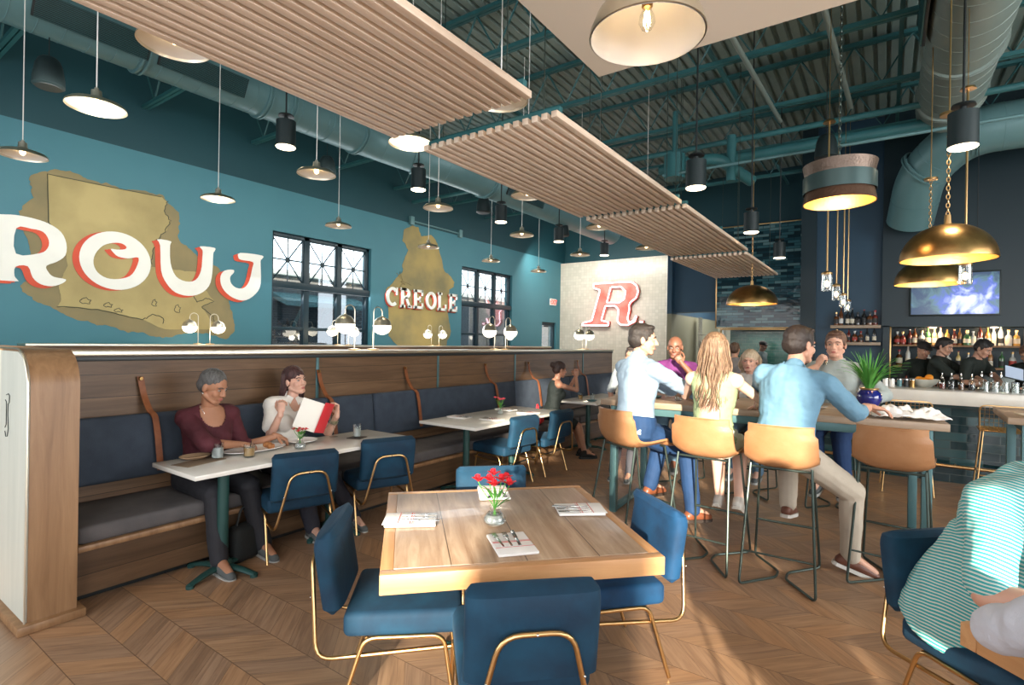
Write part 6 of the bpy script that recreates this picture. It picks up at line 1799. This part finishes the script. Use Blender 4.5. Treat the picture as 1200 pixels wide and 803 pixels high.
plate('white oblong plate of fried food in front of the maroon sweater', (-3.93, 2.235, .741), .125, .24)
ff = G()
for k in range(7): ff.ell((.018 * cos(k * 2.4), .022 * sin(k * 2.4), .028 + .008 * (k % 3)), (.026, .024, .020), 12, 8)
tag(obj('fried_food', remesh_obj(ff.bm, .003, 1, .003, 70), 'bread', loc=(-3.86, 2.30, .748)), 'golden fried food piled on the white oblong plate', 'food')
plate('white round plate below the red menu', (-3.98, 2.66, .741), .125)
plate('brown paper lined side plate beside the water glass near the table corner', (-4.0, 1.83, .741), .08, .10, m=mat('kraft_paper', (.40, .26, .15), .8))
tag(G().box((0, 0, .002), (.16, .30, .003), .001).build('paper_placemat', mat('brown_placemat', (.20, .14, .09), .8), loc=(-3.87, 1.80, .7405), rotz=R(14)), 'dark brown placemat at the near corner of the women\'s table', 'placemat')
ph = thing('mobile_phone', 'dark phone on the table in front of the maroon sweater', 'phone', (-4.03, 2.02, .741), R(30))
G().box((0, 0, .004), (.07, .14, .008), .003).build('case', 'blackplastic', ph); G().box((0, 0, .0085), (.062, .13, .001)).build('screen', mat('dark_screen', (.02, .02, .03), .1), ph)
# the red menu held up
mn = thing('menu', 'open menu with bright red back cover held by the woman in the white blouse', 'menu', (-3.885, 2.80, .94))
mn.rotation_euler = (R(-12), R(16), R(22))
G().box((.012, 0, 0), (.004, .15, .26), .001).build('red_cover', 'menu_red', mn, rotz=0)
o = G().box((0, -.09, 0), (.004, .18, .25), .001).build('cream_page', 'paper', mn); o.location = (.004, -.06, -.01); o.rotation_euler = (0, 0, R(-58))
# necklace and earring of the first woman
nk = [HP(.0, .02, -.19)]
# far booth table drinks
tumbler('iced brown drink in a glass on the far booth table by the woman in black', (-3.80, 7.28, .74), 'amber', h=.11)
tumbler('clear iced drink beside the brown drink on the far booth table', (-3.66, 7.40, .74), h=.11)
plate('small dark plate between the drinks on the far booth table', (-3.58, 7.22, .741), .08, m='steelgrey')
hb = thing('handbag', 'bright red handbag on the banquette between the middle booth table and the woman in black', 'bag', (-3.98, 6.38, .468), R(20))
g = G(); g.box((0, 0, .085), (.12, .26, .17), .04, 4); g.build('bag_body', 'menu_red', hb)
G().tube([(-.02, -.08, .16), (-.02, -.05, .27), (-.02, .05, .27), (-.02, .08, .16)], .008, 8, fillet=.05).build('handle', 'menu_red', hb)
bk = thing('dark_handbag', 'black handbag on the floor under the women\'s booth table', 'bag', (-3.80, 2.10, 0), R(15))
g = G(); g.box((0, 0, .13), (.14, .28, .26), .05, 4); g.build('bag_body', cloth((.012, .014, .014)), bk)
G().tube([(0, -.09, .24), (0, -.05, .38), (0, .05, .38), (0, .09, .24)], .008, 8, fillet=.05).build('handle', 'black', bk)

# communal table things
C_T = 1.0755
pv = thing('potted_plant', 'leafy green grass plant in a cobalt blue vase on the communal table', 'plant', (-.115, 5.62, C_T))
G().lathe([(0, 0), (.05, 0), (.055, .01), (.085, .05), (.098, .09), (.09, .13), (.068, .155), (.062, .165), (.07, .175), (.066, .175), (.056, .165), (.06, .155), (0, .14)], (0, 0, 0), 36).build('vase', 'cobalt', pv)
G().lathe([(.063, .160), (.072, .168), (.073, .178), (.067, .178)], (0, 0, 0), 36).build('gilt_rim', 'gold', pv)
rnd = random.Random(4)
for half in range(3):
    g = G()
    for k in range(34):
        a = rnd.uniform(0, 2 * pi); ln = rnd.uniform(.22, .42); out = rnd.uniform(.10, .95); d_ = V((cos(a), sin(a), 0)); w0 = rnd.uniform(.006, .011)
        rings = []
        for j in range(9):
            q = j / 8
            c = d_ * (.02 + ln * out * (q ** 1.5) * .85) + V((0, 0, .15 + ln * (q - .42 * out * q * q * q)))
            s_ = V((-d_.y, d_.x, 0)) * w0 * (1 - q ** 2.5) * min(1, .5 + q * 3) + V((0, 0, 0.0004))
            rings.append([c - s_ + d_ * .002, c - V((0, 0, .001)), c + s_ + d_ * .002, c + V((0, 0, .001))])
        g.loft(rings)
    g.build('leaf_blades', 'grass', pv)
cn = thing('cloth_napkin', 'crumpled white cloth napkin in the hand of the man in the blue shirt', 'napkin', (.14, 4.97, C_T + .002), R(8))
bmx = bmesh.new()
bmesh.ops.create_grid(bmx, x_segments=40, y_segments=26, size=.5)
for v in bmx.verts:
    x, y = v.co.x, v.co.y
    z = .050 + .055 * NZ.noise(V((x * 5, y * 6, 2))) + .025 * NZ.noise(V((x * 14, y * 12, 5))) + .012
    edge = min(1, (.5 - abs(x)) * 5, (.5 - abs(y)) * 5)
    v.co = V((x * .46 + .02 * NZ.noise(V((y * 7, 0, 0))), y * .26 + .02 * NZ.noise(V((x * 6, 3, 0))), .004 + max(0, z) * (.35 + .65 * edge)))
me = bpy.data.meshes.new('cloth'); bmx.to_mesh(me); bmx.free(); me.polygons.foreach_set('use_smooth', [True] * len(me.polygons))
o = obj('cloth', me, 'napkin', cn); sm = o.modifiers.new('s', 'SOLIDIFY'); sm.thickness = .004
for lb, x, y, k in (('tall glass of iced water beside the man in the purple shirt', -1.78, 5.30, 'water'), ('glass of iced water between the light blue shirt and the long haired woman', -1.60, 5.05, 'water'),
                    ('glass of iced water by the plant on the communal table', -.28, 5.42, 'water'), ('amber drink in front of the blonde woman', -1.2, 5.55, 'amber')):
    tumbler(lb, (x, y, C_T), k, h=.12, r=.036)
plate('grey plate with food scraps left of the plant on the communal table', (-.50, 5.28, C_T), .10, m=mat('stone_plate', (.42, .37, .32), .4))
plate('small bowl plate beside the light blue shirted elbow', (-1.86, 5.12, C_T), .075, m='steelgrey')
gh = thing('drinking_glass', 'small glass held at the mouth of the man in the grey shirt', 'glass', (-.50, 6.02, 1.455)); gh.rotation_euler = (R(-50), R(20), 0)
G().lathe([(0, 0), (.03, 0), (.034, .10), (.032, .10), (.028, .006), (0, .006)], (0, 0, 0), 20).build('glass_body', 'glass', gh)
for lb, x, y in (('black menu clipped on the far right table', .98, 5.98),):
    tag(G().box((0, 0, .004), (.15, .22, .006), .001).build('menu_card', 'paper', loc=(x, y, C_T), rotz=R(10)), 'cream menu card lying on the oak table at the right edge', 'menu')

cd_ = thing('wall_conduit', 'teal conduit run with two junction boxes on the dark band over the small mural', 'conduit', (WX + .04, 10.0, 4.45))
G().tube([(0, -.95, 0), (0, .75, 0)], .018, 8).build('pipe_run', 'duct', cd_)
for yy in (-.98, .78): G().box((0, yy, 0), (.09, .12, .20), .01).build('junction_box', 'duct', cd_)
# ------------------------------------------------------------------ bar things
B_T = 1.1105
bw = thing('fruit_bowl', 'pale wire bowl holding oranges on the bar top', 'bowl', (.41, 8.72, B_T))
G().lathe([(0, 0), (.07, 0), (.075, .006), (.13, .05), (.155, .105), (.150, .105), (.125, .052), (.07, .012), (0, .010)], (0, 0, 0), 36).build('bowl_shell', mat('pale_bowl', (.55, .54, .48), .4), bw)
orange = mat('orange_peel', (.85, .30, .02), .45, bump=.3, bs=200)
og = None
for k, (x, y, z, lb) in enumerate(((.05, .0, .125, 'large orange at the right side of the fruit bowl'), (-.05, .03, .095, 'orange at the left side of the fruit bowl'), (-.01, -.06, .085, 'orange low at the front of the fruit bowl'))):
    og = G().ell((0, 0, 0), (.045, .045, .042), 20, 14).build('orange', orange, loc=(.41 + x, 8.72 + y, B_T + z)); tag(og, lb, 'fruit', 'oranges in the bowl')

def bottle_mesh(kind):
    if kind == 0: pr = [(0, 0), (.036, 0), (.038, .01), (.038, .16), (.030, .19), (.013, .215), (.012, .27), (.015, .272), (.015, .285), (0, .285)]
    elif kind == 1: pr = [(0, 0), (.042, 0), (.044, .01), (.044, .12), (.036, .155), (.014, .175), (.013, .22), (.018, .222), (.018, .25), (0, .25)]
    elif kind == 2: pr = [(0, 0), (.032, 0), (.034, .01), (.033, .19), (.022, .225), (.012, .25), (.012, .31), (.014, .31), (.014, .325), (0, .325)]
    else: pr = [(0, 0), (.050, 0), (.052, .015), (.048, .09), (.05, .13), (.03, .16), (.014, .17), (.014, .20), (.02, .20), (.022, .24), (0, .245)]
    return pr
BM = {}
bot_cols = [('amber_glass', (.30, .12, .03)), ('brown_glass', (.12, .04, .012)), ('clear_spirit_glass', (.55, .56, .52)), ('green_glass', (.04, .12, .05)), ('dark_glass', (.015, .015, .018)), ('honey_glass', (.60, .32, .07)), ('red_glass', (.14, .02, .015)), ('gold_glass', (.55, .42, .16))]
bot_m = [mat(n_, c, .12, coat=.3, spec=.7) for n_, c in bot_cols]
lab_m = [mat('cream_label', (.62, .56, .44), .7), mat('white_label', (.7, .7, .68), .7), mat('black_label', (.03, .03, .03), .6), mat('red_label', (.4, .05, .04), .6)]
cap_m = [M['black'], M['gold'], mat('red_cap', (.35, .03, .03), .5), mat('white_cap', (.7, .7, .68), .5)]
protos = {}
def bottle(label, loc, k, cm, lm, cpm, group, s_=1.0):
    key = (k, cm, lm, cpm)
    if key in protos:
        b_ = dup(protos[key], label, loc, random.uniform(0, 6), group); b_.scale = (s_,) * 3; return b_
    t = thing('bottle', label, 'bottle', loc, random.uniform(0, 6), group); t.scale = (s_,) * 3
    pr = bottle_mesh(k)
    G().lathe(pr[:-3], (0, 0, 0), 16).build('glass_body', bot_m[cm], t)
    G().lathe([(0, pr[-4][1] - .004)] + [(r + .001, z) for r, z in pr[-3:-1]] + [(0, pr[-1][1])], (0, 0, 0), 12).build('cap', cap_m[cpm], t)
    r_ = pr[2][0]
    G().lathe([(r_ + .0008, .035), (r_ + .001, .115)] if k != 3 else [(.051, .04), (.0505, .10)], (0, 0, 0), 16).build('label_band', lab_m[lm], t)
    protos[key] = t
    return t
rnd = random.Random(11)
cn_ = ['amber', 'brown', 'clear', 'green', 'black', 'honey coloured', 'dark red', 'pale gold']; ln_ = ['cream', 'white', 'black', 'red']; kn_ = ['round shouldered', 'squat', 'tall slim', 'wide flask shaped']
def bottle_row(x0, x1, n, y, z, place, dark=False, s_=1.0):
    for i in range(n):
        k = rnd.randrange(4); cm = rnd.choice([1, 4, 4, 1, 6, 3]) if dark else rnd.choice([0, 0, 5, 5, 7, 2, 2, 3, 1, 6]); lm = rnd.choice([0, 0, 1, 2, 2, 0, 3]); cpm = rnd.randrange(4)
        fam = '%s %s bottle with %s label %s' % (cn_[cm], kn_[k], ln_[lm], place)
        bottle(fam, (x0 + (x1 - x0) * (i + .5) / n + rnd.uniform(-.012, .012), y + rnd.uniform(-.015, .015), z), k, cm, lm, cpm, fam.replace('bottle', 'bottles'), s_ * rnd.uniform(.9, 1.1))
bottle_row(.12, 1.74, 19, 11.60, 1.676, 'on the lit upper niche shelf')
bottle_row(1.84, 3.46, 14, 11.60, 1.676, 'on the niche shelf at the right')
bottle_row(.12, 1.74, 12, 11.60, 1.316, 'on the lower niche shelf')
bottle_row(-.80, -.12, 8, 11.47, 2.014, 'on the upper pier shelf', True, .98)
bottle_row(-.80, -.12, 7, 11.47, 1.709, 'on the lower pier shelf', True, .90)
bottle_row(.15, 2.2, 9, 11.15, .932, 'standing on the back bar top', True)
# soda siphons, jars and glasses on the bar top
for i, x in enumerate((.575, .665, .755, .855)):
    t = thing('dash_bottle', ['clear squeeze bottle next to the fruit bowl', 'clear squeeze bottle second from the fruit bowl', 'clear squeeze bottle third from the fruit bowl', 'clear squeeze bottle nearest the stacked glasses'][i], 'bottle', (x, 8.48, B_T), 0, 'clear bottles with metal spouts')
    G().lathe([(0, 0), (.032, 0), (.034, .01), (.034, .09), (.022, .12), (.014, .13), (.014, .14)], (0, 0, 0), 16).build('glass_body', 'glass', t)
    G().lathe([(0, .006), (.031, .006), (.032, .07), (0, .07)], (0, 0, 0), 16).build('liquid', bot_m[(6, 4, 1, 4)[i]], t)
    G().lathe([(.016, .135), (.018, .15), (.008, .165), (.006, .20), (0, .20)], (0, 0, 0), 12).build('spout', 'steel', t)
for i, (x, m_) in enumerate(((.0, 'white_enamel'), (.07, 'white_enamel'), (.15, 'steelgrey'), (.22, 'black'), (.285, 'brass'))):
    t = thing('condiment_jar', ['white canister beside the plant leaves', 'second white canister beside the plant leaves', 'slate grey canister on the bar top', 'black canister on the bar top', 'brass coloured canister next to the fruit bowl'][i], 'jar', (x, 8.62, B_T), 0, 'canisters on the bar top')
    G().lathe([(0, 0), (.03, 0), (.031, .09), (0, .09)], (0, 0, 0), 18).build('jar_body', m_, t)
    G().lathe([(0, .105), (.022, .105), (.031, .098), (.031, .088), (0, .088)], (0, 0, 0), 18).build('jar_lid', 'steel', t)
gp = None
for r_ in range(3):
    for c_ in range(11):
        x, y = .97 + c_ * .088 + r_ * .02, 8.40 + r_ * .13
        if gp is None:
            gp = thing('cocktail_glass', 'upturned clear tumbler in the cluster on the bar top', 'glass', (x, y, B_T), 0, 'clear tumblers clustered on the bar top')
            G().lathe([(.037, 0), (.031, .11), (0, .112), (0, .106), (.028, .105), (.034, 0)], (0, 0, 0), 18).build('glass_body', 'glass', gp)
        else: dup(gp, 'upturned clear tumbler in the cluster on the bar top', (x, y, B_T), 0)
for i, x in enumerate((.98, 1.07, 1.16)):
    t = thing('bar_spoon_caddy', ['steel pour topped bottle left behind the tumblers', 'steel pour topped bottle second behind the tumblers', 'steel pour topped bottle third behind the tumblers'][i], 'bottle', (x, 8.80 - .0, B_T), 0, 'steel topped bottles')
    G().lathe([(0, 0), (.03, 0), (.03, .12), (.012, .15), (.012, .17)], (0, 0, 0), 14).build('glass_body', 'glass', t)
    G().lathe([(.013, .165), (.013, .185), (.006, .20), (.004, .225), (0, .225)], (0, 0, 0), 10).build('pourer', 'steel', t)
shk = thing('cocktail_shaker', 'brushed steel shaker at the right end of the bar glasses', 'shaker', (1.50, 8.55, B_T))
G().lathe([(0, 0), (.04, 0), (.046, .14), (.042, .16), (.03, .20), (.018, .225), (0, .235)], (0, 0, 0), 24).build('shaker_body', 'steel', shk)
pos = thing('order_screen', 'tilted point of sale screen behind the bar', 'screen', (1.30, 9.0, 1.1105), R(25))
G().lathe([(0, 0), (.08, 0), (.08, .01), (.02, .02), (.018, .10), (0, .10)], (0, 0, 0), 20).build('stand', 'black', pos)
o = G().box((0, 0, 0), (.22, .02, .17), .008).build('screen_case', 'blackplastic', pos); o.location = (0, 0, .21); o.rotation_euler = (R(-22), R(14), 0)
o = G().box((0, -.0115, 0), (.20, .002, .15)).build('lit_screen', mat('pale_lit_screen', (.3, .35, .4), .2, emis=(.30, .36, .55), es=.35), pos); o.location = (0, 0, .21); o.rotation_euler = (R(-22), R(14), 0)
# steel shelf unit in the kitchen
ks = thing('kitchen_shelving', 'steel shelf unit with white containers in the kitchen behind the bulkhead', 'shelving', (-4.02, 15.6, 0))
g = G()
for z_ in (.9, 1.5, 1.9): g.box((0, 0, z_), (.7, .35, .03))
for xx in (-.33, .33): g.box((xx, 0, 1.2), (.03, .3, 2.4))
g.build('rack', 'steel', ks)
G().box((-.1, 0, 1.62), (.35, .25, .2), .02).build('container', 'white_enamel', ks); G().box((.1, 0, 1.02), (.4, .25, .2), .02).build('container', 'white_enamel', ks)
# necklace of the first woman
ne = bpy.data.objects.get('person')
g = G()
pts = [HP(.045, -.01, -.150), HP(.052, .045, -.178), HP(.035, .088, -.235), HP(0, .115, -.285), HP(-.035, .088, -.235), HP(-.052, .045, -.178), HP(-.045, -.01, -.150)]
g.tube(pts, .0018, 5, fillet=.02); g.ell(HP(0, .120, -.30), (.008, .006, .012), 10, 8)
g.build('necklace', 'steel', ne)
g = G()
for sg_ in (-1, 1): g.ell(HP(sg_ * .076, -.004, -.046), (.006, .006, .008), 10, 8)
g.build('earring', 'steel', ne)
